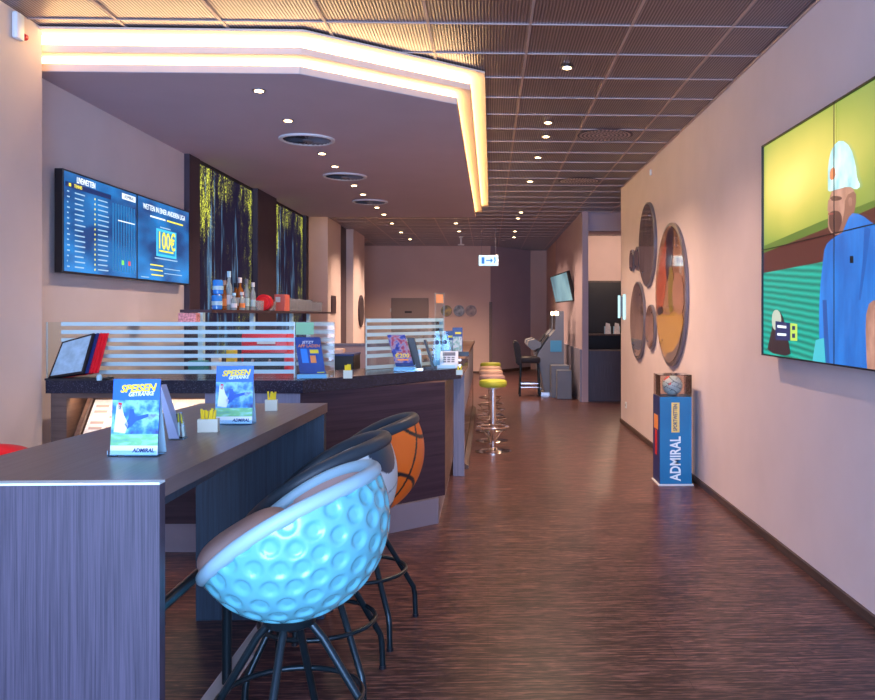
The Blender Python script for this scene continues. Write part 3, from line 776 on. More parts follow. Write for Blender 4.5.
def lerp4(pts, u0, u1, v0, v1):
    f = lambda u, v: (pts[0]*(1-u)+pts[1]*u)*(1-v)+(pts[3]*(1-u)+pts[2]*u)*v
    return [f(u0, v0), f(u1, v0), f(u1, v1), f(u0, v1)]
Q = (a0, a1, a2, a3)
plate(lerp4(Q, .06, .94, .05, .95), .001, mat('laminated_sheet', (.38, .58, .72), .15, noise=.15, scale=25), 'sheet', .002)
sh = Vector((.11, .02, 0))
for k in range(4):
    s_ = Vector((.020+.015*k, .012+.010*k, 0)); m_ = M['red'] if k else M['navy_card']
    plate([q+s_ for q in Q], .010, m_, 'divider', lab='red divider panel' if k else 'dark blue divider panel')
bm = B(); box(bm, a0.x, a1.x+.11, 5.12, 5.26, ZG+.001, ZG+.012); obj('base', bm, M['black'], t)
bm = B(); lathe(bm, [(.014, 0), (.016, .02), (.01, .035)], (a1.x+.09, 5.11, ZG+.001), 14); obj('knob', bm, M['pale_blue'], t, smooth=True)

def menu_stand(px0, px1, ytop, ybot, zb, label, front_m, lean=.12, name='menu_card_stand'):
    """upright table card in a clear foot; local frame: x across, y away"""
    q0 = at(px0, ybot, z=zb); q1 = at(px1, ybot, z=zb); c = (q0+q1)/2; W = (q1-q0).length
    D = project((c.x, c.y, zb)); Hh = (ybot-ytop)*c.y/F
    t = thing(name, label, 'menu card', (c.x, c.y, zb), 0)
    return t, c, W, Hh
def speisen_menu(px0, px1, ytop, ybot, zb, label, rz):
    t, c, W, Hh = menu_stand(px0, px1, ytop, ybot, zb, label, None)
    # local coords; card leans back
    t.rotation_euler = (0, 0, rz)
    L = lambda u, v, k=0: (-W/2+u*W, -.0+v*Hh*.10-k, .004+v*Hh)      # front face
    def sheet(u0, u1, v0, v1, k, th, m, name, lab=None):
        bm = B(); P = [L(u0, v0, k), L(u1, v0, k), L(u1, v1, k), L(u0, v1, k)]
        lo = [bm.verts.new(p) for p in P]; hi = [bm.verts.new((p[0], p[1]+th, p[2])) for p in P]
        bm.faces.new(lo); bm.faces.new(hi[::-1])
        for q in range(4): bm.faces.new((lo[q], hi[q], hi[(q+1) % 4], lo[(q+1) % 4]))
        bmesh.ops.recalc_face_normals(bm, faces=bm.faces[:])
        return obj(name, bm, m, t, world=False, label=lab)
    sheet(0, 1, 0, 1, 0, .004, M['menu_blue'], 'card')
    sheet(.0, 1, .27, .72, .0008, .0005, M['menu_pic'], 'picture')
    sheet(0, 1, .12, .27, .0008, .0005, M['menu_grass'], 'grass_band')
    sheet(0, 1, .0, .12, .0008, .0005, M['menu_white'], 'white_band')
    ey = Vector((0, .10, 1)).normalized(); ex = (1, 0, 0)
    def T(txt, size, u, v, m, width, shear=.25, off=0, rot=0, nm='lettering'):
        e1 = Vector((math.cos(rot), 0, math.sin(rot))); e2 = (ey-e1*ey.dot(e1)).normalized()
        obj(nm, text_bm(txt, size, frame_mtx(L(u, v, .002), e1, e2), shear, .0004, off, 'CENTER', width), m, t, world=False)
    T('SPEISEN', .030, .53, .875, M['yellow'], W*.78, .3, .0012, .05)
    T('GETRÄNKE', .017, .60, .80, M['menu_white'], W*.55, .3, .0006, .05)
    T('ADMIRAL', .016, .70, .055, M['navy_card'], W*.46, .2, .0005)
    # players in the picture: kicking figure and white-shirted figure, flat print shapes
    def blob(pts, m, nm, k=.0018):
        bm = B(); quadp(bm, [L(u, v, k) for u, v in pts]); obj(nm, bm, m, t, world=False)
    blob([(.06, .30), (.30, .28), (.36, .40), (.26, .52), (.20, .66), (.10, .66), (.08, .48)], M['menu_white'], 'printed_player')
    blob([(.13, .60), (.19, .59), (.21, .68), (.13, .69)], M['red'], 'printed_cap')
    blob([(.34, .34), (.44, .38), (.52, .44), (.78, .50), (.78, .54), (.50, .50), (.46, .60), (.38, .60), (.36, .48), (.28, .40)], M['blue_card'], 'printed_player')
    # clear foot and back strut
    bm = B(); box(bm, -W/2-.002, W/2+.002, -.012, .055, 0.0005, .004); box(bm, -W/2-.002, W/2+.002, -.014, -.011, 0.0005, .018)
    obj('clear_foot', bm, M['acrylic'], t, world=False)
    bm = B(); prism_ax(bm, [(.07, .001), (.075, .001), (.10*Hh*.95+.006, Hh*.93), (.10*Hh*.95+.003, Hh*.93)], -W/2+.01, W/2-.004, 'x')
    obj('back_card', bm, M['pale_blue'], t, world=False)
    return t
def noise_pic(name, cols, scale, stretch=(1, 1, 1), rough=.35):
    m, nt, b = nodes(name); tc = nt.nodes.new('ShaderNodeTexCoord'); mp = nt.nodes.new('ShaderNodeMapping'); mp.inputs['Scale'].default_value = stretch
    n = nt.nodes.new('ShaderNodeTexNoise'); n.inputs['Scale'].default_value = scale; n.inputs['Detail'].default_value = 4
    r = nt.nodes.new('ShaderNodeValToRGB'); e = r.color_ramp.elements
    e[0].position = .3; e[0].color = rgba(cols[0]); e[1].position = .72; e[1].color = rgba(cols[-1])
    for k, c in enumerate(cols[1:-1]): q = e.new(.3+.42*(k+1)/(len(cols)-1)); q.color = rgba(c)
    L = nt.links.new; L(tc.outputs['Object'], mp.inputs[0]); L(mp.outputs[0], n.inputs[0]); L(n.outputs['Fac'], r.inputs[0]); L(r.outputs[0], b.inputs['Base Color'])
    b.inputs['Roughness'].default_value = rough; return m
M['menu_blue'] = mat('menu_blue', (.008, .14, .60), .35)
M['menu_pic'] = noise_pic('menu_picture', [(.01, .03, .20), (.02, .22, .60), (.25, .65, .85), (.10, .10, .25)], 22)
M['menu_grass'] = noise_pic('menu_grass', [(.10, .40, .30), (.20, .60, .25), (.35, .75, .75)], 20, (1, 1, 3))
M['menu_white'] = mat('menu_white', (.80, .90, .95), .4)
ZT = 1.01
speisen_menu(110, 157.5, 382, 456, ZT, 'blue SPEISEN menu card on the high table, larger nearer one', -.04)
speisen_menu(215, 252, 368, 424.5, ZT, 'blue SPEISEN menu card on the high table, farther one near the bar', 0)

def leaflet(px0, px1, ytop, ybot, y, slant, label, m, texts, zb=ZG):
    """leaflet leaning in an acrylic stand on the granite; shape sheared sideways as it leans"""
    a = at(px0+slant, ybot, y=y); b = at(px1+slant, ybot, y=y); W = b.x-a.x; zt = at(px0, ytop, y=y).z; Hh = zt-zb-.03; dx = -(slant)*y/F
    t = thing('leaflet_stand', label, 'leaflet', (a.x+W/2, y, zb))
    L = lambda u, v, k=0: (a.x+u*W+dx*v, y+.06*v-k, zb+.03+v*Hh)
    def sheet(u0, u1, v0, v1, k, th, mm, nm):
        bm = B(); P = [L(u0, v0, k), L(u1, v0, k), L(u1, v1, k), L(u0, v1, k)]
        lo = [bm.verts.new(p) for p in P]; hi = [bm.verts.new((p[0], p[1]+th, p[2])) for p in P]
        bm.faces.new(lo); bm.faces.new(hi[::-1])
        for q in range(4): bm.faces.new((lo[q], hi[q], hi[(q+1) % 4], lo[(q+1) % 4]))
        bmesh.ops.recalc_face_normals(bm, faces=bm.faces[:]); return obj(nm, bm, mm, t)
    sheet(0, 1, 0, 1, 0, .006, m, 'card')
    ey = Vector((dx, .06, Hh)).normalized()
    for txt, size, u, v, mm, wd, rot in texts:
        e1 = Vector((math.cos(rot), 0, math.sin(rot))); e2 = (ey-e1*ey.dot(e1)).normalized()
        obj('lettering', text_bm(txt, size, frame_mtx(L(u, v, .003), e1, e2), .0, .0004, .0003, 'CENTER', W*wd), mm, t)
    bm = B(); box(bm, a.x-.012, b.x+.012, y-.035, y+.08, zb+.001, zb+.006); box(bm, a.x-.012, b.x+.012, y-.035, y-.031, zb+.001, zb+.05)
    obj('clear_base', bm, M['acrylic'], t)
    bm = B(); box(bm, a.x-.012, b.x+.012, y-.025, y+.03, zb+.0065, zb+.028); obj('card_foot', bm, M['pale_blue'], t)
    return t, sheet, L
M['leaf1'] = noise_pic('leaflet_blue', [(.008, .03, .18), (.01, .06, .30), (.02, .16, .45)], 6)
M['leaf2'] = noise_pic('leaflet_players', [(.008, .012, .14), (.02, .05, .35), (.30, .25, .35), (.35, .03, .06), (.03, .02, .20)], 26)
t, sheet, L = leaflet(292.5, 318, 337.5, 382, 5.2, 7.5, 'dark blue leaflet with a yellow headline on the bar by the long glass screen', M['leaf1'], [('JETZT', .022, .5, .86, M['white'], .45, 0), ('APP LADEN', .026, .52, .76, M['orange'], .86, 0)])
sheet(.16, .42, .30, .68, .002, .001, M['blue_bottle'], 'printed_phone'); sheet(.52, .86, .56, .66, .002, .001, M['yellow'], 'printed_hand'); sheet(.50, .72, .30, .50, .002, .001, M['orange'], 'printed_hand'); sheet(.68, .97, .03, .055, .002, .001, M['yellow'], 'printed_logo')
pB = onB(402, .12)
t, sheet, L = leaflet(386, 404, 335, 374, pB.y, 10, 'purple-blue leaflet advertising €200 leaning on the angled bar', M['leaf2'], [('€200', .04, .52, .34, M['yellow'], .8, 0)])
sheet(.2, .8, .19, .24, .002, .001, M['orange'], 'printed_line'); sheet(.0, 1, .0, .12, .002, .001, M['navy_card'], 'printed_band')
t2 = thing('tablet_stand', 'thin black tablet stand seen edge-on beside the €200 leaflet', 'tablet', (0, 0, 0))
def slanted(t, name, px, py0, px1, py1, y, wx, dep, m):
    a = at(px, py0, y=y); b = at(px1, py1, y=y); b.z = max(b.z, ZG+.001)
    bm = B(); lo = [(b.x, y), (b.x+wx, y), (b.x+wx, y+dep), (b.x, y+dep)]
    v = [bm.verts.new((q[0], q[1], b.z)) for q in lo]; w_ = [bm.verts.new((q[0]+a.x-b.x, q[1], a.z)) for q in lo]
    bm.faces.new(v[::-1]); bm.faces.new(w_)
    for k in range(4): bm.faces.new((v[k], v[(k+1) % 4], w_[(k+1) % 4], w_[k]))
    return obj(name, bm, m, t)
yy = onB(413, .14).y
slanted(t2, 'screen', 407, 338, 414, 372, yy, .05, .06, M['black'])
pq = at(416, 374, y=yy); obj('base', boxb(pq.x-.06, pq.x+.05, yy-.02, yy+.09, ZG, ZG+.012), M['steel'], t2)
t2 = thing('monitor', 'slim black monitor leaning seen from its side by the acrylic holders', 'monitor', (0, 0, 0))
yy = onB(428, .14).y
slanted(t2, 'screen', 423.5, 340, 432, 371, yy, .014, .10, M['black'])
pq = at(431, 374, y=yy); obj('base', boxb(pq.x-.08, pq.x+.04, yy+.02, yy+.11, ZG, ZG+.012), M['black'], t2)
t2 = thing('white_canister', 'small white upright canister between the tablet and the slim monitor', 'canister', (0, 0, 0))
pq = at(419, 373, y=yy-.05)
bm = B(); lathe(bm, [(.02, 0), (.02, .11), (.014, .12), (.014, .14)], (pq.x, yy-.05, ZG+.001), 16); obj('canister_body', bm, M['pale_blue'], t2, smooth=True)
bm = B(); lathe(bm, [(.021, .10), (.021, .112)], (pq.x, yy-.05, ZG+.001), 16); obj('lid', bm, M['white'], t2, smooth=True)
# acrylic wedge holders
def wedge(px, py0, pxl, pxr, y, lab, dep=.06):
    a = at(px, py0, y=y); l = at(pxl, 372, y=y); r = at(pxr, 372, y=y)
    t = thing('acrylic_holder', lab, 'leaflet holder', ((l.x+r.x)/2, y, ZG))
    bm = B(); prism_ax(bm, [(l.x, ZG+.001), (r.x, ZG+.001), (a.x+.015, a.z), (a.x-.015, a.z)], y, y+.006, 'y'); obj('front_plate', bm, M['acrylic'], t)
    bm = B(); prism_ax(bm, [(l.x+.01, ZG+.001), (r.x-.01, ZG+.001), (a.x+.008, a.z-.03), (a.x-.008, a.z-.03)], y+.03, y+.036, 'y'); obj('leaflets', bm, M['pale_blue'], t)
    obj('foot', boxb(l.x, r.x, y, y+dep, ZG+.0005, ZG+.006), M['acrylic'], t)
    bm = B(); lathe(bm, [(.016, -.006), (.016, .0)], (a.x, y-.001, (a.z+ZG)/2+.05), 14, axis='y'); obj('dark_stud', bm, M['navy_card'], t)
wedge(437, 331, 431, 445, onB(437, .20).y, 'clear wedge-shaped leaflet holder left of the tall glass pane')
wedge(445, 331, 438, 455, onB(446, .24).y, 'clear wedge-shaped leaflet holder behind the white payment terminal')
# payment terminal
yy = onB(450, .10).y
l, r = at(440, 368, y=yy), at(458, 368, y=yy)
t2 = thing('payment_terminal', 'white payment terminal with grey keys on the granite bar corner', 'payment terminal', ((l.x+r.x)/2, yy, ZG))
bm = B(); prism_ax(bm, [(yy-.03, ZG+.001), (yy+.07, ZG+.001), (yy+.07, ZG+.115), (yy+.03, ZG+.12), (yy-.03, ZG+.03)], l.x, r.x, 'x'); obj('housing', bm, M['white'], t2)
def tp(u, v): 
    return (l.x+(r.x-l.x)*u, yy-.03+.06*v-.002, ZG+.03+.09*v+.002)
bm = B(); quadp(bm, [tp(.15, .62), tp(.85, .62), tp(.85, .9), tp(.15, .9)]); obj('display', bm, M['grey'], t2)
bm = B()
for i_ in range(3):
    for j_ in range(3): quadp(bm, [tp(.18+.23*i_, .1+.16*j_), tp(.35+.23*i_, .1+.16*j_), tp(.35+.23*i_, .2+.16*j_), tp(.18+.23*i_, .2+.16*j_)])
obj('keypad', bm, M['grey'], t2)
obj('base', boxb(l.x-.02, r.x-.02, yy-.05, yy-.031, ZG, ZG+.02), M['pale_blue'], t2)
# leaflets rack at the end, standing on the far counter end
yy = 6.5
for (x0_, x1_, t_, lab) in ((445.5, 454, 331, 'dark blue leaflet in the rack on the bar end, left one'), (452.5, 462.5, 327.5, 'dark blue leaflet with yellow headline in the rack on the bar end, right one')):
    y_ = yy+(0.03 if x0_ < 450 else 0); a, b = at(x0_, t_, y=y_), at(x1_, 360, y=y_)
    t2 = thing('leaflet', lab, 'leaflet', ((a.x+b.x)/2, y_, 1.1))
    z_ = a.z
    obj('card', boxb(a.x, b.x, y_, y_+.004, z_-.22, z_), M['navy_card'], t2)
    obj('picture', boxb(a.x+.004, b.x-.004, y_-.002, y_-.0002, z_-.19, z_-.07), noise_pic('leaflet_photo', [(.05, .06, .12), (.6, .55, .45), (.12, .3, .2), (.7, .2, .1)], 30), t2)
    obj('headline', boxb(a.x+.02, b.x-.01, y_-.002, y_-.0002, z_-.05, z_-.035), M['yellow'], t2)
a = at(446, 355, y=6.49); b = at(469, 355, y=6.49)
t2 = thing('leaflet_rack', 'chrome and black leaflet rack standing on the bar end', 'rack', ((a.x+b.x)/2, 6.5, ZG))
obj('black_arm', boxb(a.x+.05, b.x, 6.44, 6.49, at(0, 356, y=6.49).z-.006, at(0, 353, y=6.49).z+.006), M['black'], t2)
obj('upright', boxb(a.x+.02, a.x+.035, 6.54, 6.56, ZG, 1.18), M['steel'], t2)
obj('shelf', boxb(a.x, b.x-.06, 6.45, 6.56, ZG+.04, ZG+.055), M['chrome'], t2)
obj('base', boxb(a.x, b.x-.06, 6.44, 6.56, ZG, ZG+.015), M['chrome'], t2)

def sugar(px0, px1, pyt, pyb, zb, lab, n=7, seed=1, m='white'):
    q0, q1 = at(px0, pyb, z=zb), at(px1, pyb, z=zb); c = (q0+q1)/2; W = (q1-q0).length*.92; Hh = (pyb-pyt)*c.y/F*1.0
    t = thing('sugar_stick_box', lab, 'sugar box', (c.x, c.y, zb), .12)
    d = W*.55
    bm = B(); box(bm, -W/2, W/2, 0, .003, .0005, Hh); box(bm, -W/2, W/2, d-.003, d, .0005, Hh); box(bm, -W/2, -W/2+.003, .003, d-.003, .0005, Hh); box(bm, W/2-.003, W/2, .003, d-.003, .0005, Hh); box(bm, -W/2+.003, W/2-.003, .003, d-.003, .0005, .004)
    obj('box_body', bm, mat('cream_card', (.72, .74, .60), .5), t, world=False)
    rnd = random.Random(seed)
    for k in range(n):
        x = -W/2+.012+(W-.024)*k/(n-1); tilt = (rnd.random()-.3)*.02
        bm = B(); yb_ = .006+rnd.random()*(d-.018); 
        v0 = Vector((x, yb_+.003, .006)); v1 = Vector((x+tilt, yb_+.003, Hh*1.55+rnd.random()*.012))
        tube(bm, [v0, v1], .0042, 6); obj('sugar_stick', bm, M['yellow'], t, world=False)
    return t
sugar(197, 218, 419.5, 432.5, ZT, 'cream box of yellow sugar sticks on the table between the two menu cards', 9, 1)
sugar(264.5, 277.5, 400, 411, ZT, 'cream box of yellow sugar sticks at the far end of the high table', 9, 2)
sugar(343, 352.5, 370.5, 378.5, ZG, 'cream box of yellow sugar sticks on the granite bar between the glass screens', 9, 3)
pk = onB(457, .05)
# small yellow-tipped box at the bar corner
sugar(456, 463, 370, 375, ZG, 'small box with yellow sugar sticks at the granite bar corner', 4, 4)
# clear leaflet holder on the table
q = at(172, 439, z=ZT)
t = thing('clear_menu_holder', 'clear acrylic holder with leaflets seen edge-on behind the nearer menu card', 'menu holder', (q.x, q.y, ZT))
def hp(px, py): return at(px, py, y=q.y)
a_, b_, c_, d_ = hp(160, 385), hp(163, 385), hp(181, 438), hp(171, 438)
bm = B(); prism_ax(bm, [(a_.x, a_.z), (b_.x, b_.z), (c_.x, ZT+.004), (d_.x, ZT+.004)], q.y-.02, q.y+.03, 'y'); obj('leaflets', bm, mat('pale_lilac_card', (.40, .50, .75), .4), t)
bm = B(); a2_ = hp(184, 436); b2_ = hp(178, 413)
prism_ax(bm, [(c_.x+.002, ZT+.004), (a2_.x, ZT+.004), (b2_.x+.004, b2_.z), (b2_.x, b2_.z)], q.y-.02, q.y+.03, 'y'); obj('front_lip', bm, M['acrylic'], t)
obj('base', boxb(d_.x, a2_.x+.004, q.y-.02, q.y+.03, ZT+.0005, ZT+.004), M['acrylic'], t)

simple_box('teal_crate', 'teal crate on the back counter seen through the frosted stripes', 'crate', 188, 204, 361, 377.5, 6.9, .12, M['teal'], .921)
simple_box('yellow_box', 'small yellow box on the back counter left of the red coffee machine', 'box', 226, 235, 350, 370, 7.9, .08, M['yellow'], .921)
simple_box('white_jug_box', 'small white container on the back counter beside the teal crate', 'container', 211, 219, 356, 372, 7.55, .08, M['white'], .921, None, M['grey'])
# black box and far low items behind the bar
simple_box('black_cabinet', 'small black cabinet standing behind the bar by the sugar box', 'cabinet', 334.5, 353.5, 356, 400, 6.7, .35, M['black'], 0.0, None, M['navy_card'])
t = thing('low_partition', 'grey-brown low partition behind the bar below the far left wall', 'partition', (-1.9, 11.5, 0))
a = at(334, 343.5, y=11.5); b = at(431, 343.5, y=11.5)
obj('panel', boxb(a.x-.3, b.x-.35, 11.5, 11.6, 0, a.z-.03), M['wall_blue'], t)
obj('cap_rail', boxb(a.x-.3, b.x-.35, 11.49, 11.61, a.z-.03, a.z), M['bar_grey'], t)
a = at(348, 337, y=11.55)
# cups on its top
simple_box('cream_box', 'small cream box on the low partition left of the second glass screen', 'box', 334, 343, 349, 356.5, 6.9, .12, M['beige'], None)
for o_ in list(COL.objects):
    if o_.name.startswith('cream_box'): o_.location.z += 0
simple_box('white_carton', 'red and white carton on the wall side behind the long glass screen', 'carton', 178, 196, 313, 323, 6.75, .1, mat('carton_print', (.7, .3, .35), .5, noise=.6, scale=60), None)

a = at(176, 323, y=6.75)
bm = B(); box(bm, XL2+.001, at(198, 323, y=6.75).x, 6.7, 6.9, a.z-.02, a.z); tag(obj('wall_ledge', bm, M['wall_grey']), 'small pale ledge under the red and white carton on the left wall', 'ledge')
# ------------------------------------------------------------------ the high table
xa, xb_ = -1.43, at(327.5, 403, z=ZT).x
near_r = at(159.5, 482.5, z=ZT)
farp = at(327.5, 403, z=ZT)
yN, yF = near_r.y, farp.y
t = thing('high_table', 'large grey-brown laminate high table with panel ends in the foreground', 'table', (-1.1, (yN+yF)/2, 0))
def quadprism(bm, p, z0, z1): prism(bm, p, z0, z1)
xl_n, xl_f = at(0, 457, z=ZT).x-.02, at(200, 403.5, z=ZT).x
bm = B(); prism(bm, [(xl_n-.02, yN+.038), (near_r.x, yN+.038), (farp.x, yF), (xl_f, yF)], ZT-.043, ZT); obj('table_top', bm, M['table_top'], t)
bm = B(); prism(bm, [(xl_n-.02, yN), (near_r.x, yN), (near_r.x, yN+.037), (xl_n-.02, yN+.037)], 0, ZT-.006); obj('near_end_panel', bm, M['table_side'], t)
bm = B(); prism(bm, [(xl_n-.02, yN-.0005), (near_r.x, yN-.0005), (near_r.x, yN+.037), (xl_n-.02, yN+.037)], ZT-.0055, ZT); obj('bright_edge', bm, M['edge_white'], t, label='pale painted highlight along the near edge')  # highlight on the near table edge, painted as a pale strip
bm = B(); prism(bm, [(xl_f+.0, yF-.06), (farp.x-.005, yF-.06), (farp.x-.005, yF-.01), (xl_f, yF-.01)], 0, ZT-.0435); obj('far_end_panel', bm, M['table_dark'], t, label='dark blue panel')
bm = B(); box(bm, xl_f+.10, farp.x-.12, yN+.04, yF-.061, ZT-.10, ZT-.044); obj('underframe', bm, M['table_dark'], t)
xq = at(180, 598, z=.68)
bm = B(); tube(bm, [(-.845, yN+.037, .675), (-.845, 2.72, .675), (-.848, 2.78, .655), (-.85, 2.80, .60), (-.85, 2.80, .231)], .016, 14); obj('cross_tube', bm, M['black_metal'], t, smooth=True)
bm = B(); box(bm, -.90, -.84, yN+.037, yF-.06, .20, .23, bev=.006); obj('foot_rail', bm, mat('pale_steel', (.75, .70, .70), .35, .3), t)

# ------------------------------------------------------------------ ball chairs
def geodesic(n):
    bm = B(); bmesh.ops.create_icosphere(bm, subdivisions=1, radius=1); bm.faces.ensure_lookup_table(); out = []
    for f in bm.faces:
        a, b, c = [v.co for v in f.verts]
        for i in range(n+1):
            for j in range(n+1-i):
                p = ((a*i+b*j+c*(n-i-j))/n).normalized()
                if all((p-q).length > .02 for q in out): out.append(p)
    bm.free(); return out
def ico(sub):
    bm = B(); bmesh.ops.create_icosphere(bm, subdivisions=sub, radius=1); v = [x.co.normalized() for x in bm.verts]; bm.free(); return v
RB, ZC, TILT = .30, .815, math.radians(29)
nvec = Vector((-math.sin(TILT), 0, math.cos(TILT))); e1v = Vector((math.cos(TILT), 0, math.sin(TILT))); e2v = Vector((0, 1, 0))
def rim_angle(phi):   # polar angle from the ball's bottom pole up to the rim; dips gently at the front corners
    return math.radians(92+3*math.cos(phi)-4.6*math.cos(2*phi))
def ball_pt(th_, phi, r=RB):
    return Vector((0, 0, ZC))+(-nvec*math.cos(th_)+(e1v*math.cos(phi)+e2v*math.sin(phi))*math.sin(th_))*r
def make_shell(kind):
    NP, NT = 260, 110
    dim = geodesic(5) if kind == 'golf' else None
    icv = ico(1)
    bm = B(); grid = []; cols = []
    rot = Matrix.Rotation(.35, 3, 'X') @ Matrix.Rotation(.5, 3, 'Z')
    for j in range(NT+1):
        row = []
        for i in range(NP):
            phi = 2*PI*i/NP; th_ = rim_angle(phi)*max(j/NT, 1e-4)
            d = (ball_pt(th_, phi)-Vector((0, 0, ZC))).normalized(); r = RB
            if kind == 'golf':
                dr = rot @ d; best = max(q.dot(dr) for q in dim); ang = math.acos(min(1, best)); R0 = .092
                if ang < R0:
                    k = ang/R0; r -= .0085*min(1, (1-k*k)*1.7)
            row.append(bm.verts.new(Vector((0, 0, ZC))+d*r))
            dl = rot @ d
            if kind == 'soccer':
                best = max(icv, key=lambda q: q.dot(dl)); ang = math.acos(min(1, best.dot(dl)))
                s = sorted((q.dot(dl) for q in icv), reverse=True)
                c = (.025, .04, .065) if ang < .33 else ((.25, .30, .33) if (s[0]-s[1]) < .012 and ang > .33 else (.60, .66, .68))
            elif kind == 'basket':
                lines = [abs(dl.x), abs(dl.y-.05), abs(dl.z-.62+.35*dl.x**2), abs(dl.z+.62-.35*dl.x**2)]
                c = (.015, .012, .015) if min(lines) < .024 else (.92, .16, .01)
            elif kind == 'red': c = (.75, .01, .01)
            else: c = (.14, .50, .60)  # white golf shell; the cyan of the daylight is put into its colour
            cols.append(c)
        grid.append(row)
    for j in range(NT):
        for i in range(NP):
            bm.faces.new((grid[j][i], grid[j][(i+1) % NP], grid[j+1][(i+1) % NP], grid[j+1][i]))
    return bm, cols
def ball_chair(kind, name, label, loc, rz, rim_m, cush_m, shell_m, stitch=None):
    gf = kind == 'golf'
    t = thing(name, label, 'bar chair', loc, 0, 'ball-shaped bar chairs')
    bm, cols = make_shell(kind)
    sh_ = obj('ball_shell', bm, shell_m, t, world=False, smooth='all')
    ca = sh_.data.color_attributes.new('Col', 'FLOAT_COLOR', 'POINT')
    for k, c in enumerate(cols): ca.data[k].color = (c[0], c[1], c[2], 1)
    # lining
    NP, NT = 72, 30; bm = B(); g = []
    for j in range(NT+1):
        g.append([bm.verts.new(ball_pt(rim_angle(2*PI*i/NP)*max(j/NT, 1e-3), 2*PI*i/NP, RB-.030)) for i in range(NP)])
    for j in range(NT):
        for i in range(NP): bm.faces.new((g[j][i], g[j+1][i], g[j+1][(i+1) % NP], g[j][(i+1) % NP]))
    obj('inner_lining', bm, cush_m, t, world=False, smooth='all')
    bm = B(); tube(bm, [ball_pt(rim_angle(2*PI*i/96), 2*PI*i/96, RB-.012) for i in range(96)], .022 if gf else .027, 14, closed=True); obj('padded_rim', bm, rim_m, t, world=False, smooth='all')
    # seat cushion : superellipsoid filling the bowl, thicker at the front lip
    bm = B(); g = []
    NJ, NI = 20, 48
    for j in range(NJ+1):
        a = -PI/2+PI*j/NJ; row = []
        for i in range(NI):
            b_ = 2*PI*i/NI; ca_ = math.copysign(abs(math.cos(a))**.55, math.cos(a)); sa = math.copysign(abs(math.sin(a))**.9, math.sin(a))
            p_ = Vector((0, 0, ZC))+e1v*((-.15 if gf else -.06)+(.140 if gf else .20)*ca_*math.cos(b_))+e2v*(.205*ca_*math.sin(b_))+nvec*((.0 if gf else -.06)+.064*sa)
            d_ = p_-Vector((0, 0, ZC))
            if d_.length > RB-.008 and d_.dot(nvec) < -.0: p_ = Vector((0, 0, ZC))+d_.normalized()*(RB-.008)
            row.append(bm.verts.new(p_))
        g.append(row)
    for j in range(NJ):
        for i in range(NI): bm.faces.new((g[j][i], g[j][(i+1) % NI], g[j+1][(i+1) % NI], g[j+1][i]))
    bmesh.ops.remove_doubles(bm, verts=bm.verts, dist=.0005)
    obj('seat_cushion', bm, cush_m, t, world=False, smooth='all')
    # back pad following the shell
    bm = B(); g = []
    NJ, NI = 16, 40
    for j in range(NJ+1):
        v = j/NJ; row = []
        for i in range(NI+1):
            u = i/NI; ph = (-1+2*u)*math.radians(100); e = min(1, min(u, 1-u)*7)**.5*min(1, min(v, 1-v)*6+.02)**.5
            row.append(bm.verts.new(ball_pt(rim_angle(ph)*(.42+.57*v), ph, RB-.032-.030*e)))
        g.append(row)
    for j in range(NJ):
        for i in range(NI): bm.faces.new((g[j][i], g[j+1][i], g[j+1][i+1], g[j][i+1]))
    obj('back_pad', bm, cush_m, t, world=False, smooth='all')
    # base: hub, four legs, ring
    bm = B(); lathe(bm, [(.055, .49), (.075, .50), (.085, .525), (.06, .54)], (0, 0, 0), 24); obj('hub', bm, M['black_metal'], t, world=False, smooth=True)
    for k in range(4):
        a = rz+k*PI/2; c, s = math.cos(a), math.sin(a)
        P = [(.05, .515), (.10, .455), (.268, .175), (.288, .142), (.296, .105), (.30, .008)]
        bm = B(); tube(bm, [(c*r, s*r, z) for r, z in P], .0125, 12); lg = obj('leg', bm, M['black_metal'], t, world=False, smooth=True)
        bm = B(); lathe(bm, [(.015, .0), (.015, .012)], (c*.30, s*.30, 0), 12); obj('rubber_foot', bm, M['black'], lg, world=False)
    bm = B(); tube(bm, [(math.cos(2*PI*i/64)*.215, math.sin(2*PI*i/64)*.215, .275) for i in range(64)], .009, 10, closed=True); obj('foot_ring', bm, M['black_metal'], t, world=False, smooth='all')
    return t
def cpos(px, D): u = (px-CX)/F; return (D*(u*math.cos(TH)+math.sin(TH)), D*(math.cos(TH)-u*math.sin(TH)), 0)
M['rim_white'] = mat('white_leather_rim', (.34, .55, .66), .4, bump=.3, scale=300)  # white rim with the bluish daylight put into its colour
M['rim_dark'] = mat('dark_leather_rim', (.03, .045, .06), .45, bump=.3, scale=300)
M['cushion_beige'] = mat('beige_leather', (.46, .31, .28), .5, bump=.3, scale=250)
M['cushion_grey'] = mat('pale_grey_leather', (.55, .58, .60), .5, bump=.3, scale=250)
M['cushion_dark'] = mat('dark_grey_leather', (.07, .08, .10), .5, bump=.3, scale=250)
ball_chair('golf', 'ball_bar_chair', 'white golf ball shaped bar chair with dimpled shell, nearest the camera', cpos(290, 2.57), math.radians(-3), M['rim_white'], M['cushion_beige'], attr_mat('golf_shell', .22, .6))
ball_chair('soccer', 'ball_bar_chair', 'grey-white football shaped bar chair with dark rim between golf and basketball chairs', cpos(318, 3.23), math.radians(43), M['rim_dark'], M['cushion_grey'], attr_mat('football_shell', .4, .2))
ball_chair('basket', 'ball_bar_chair', 'orange basketball shaped bar chair nearest the bar', cpos(358, 3.86), math.radians(35), M['rim_dark'], M['cushion_dark'], attr_mat('basketball_shell', .5, .1))
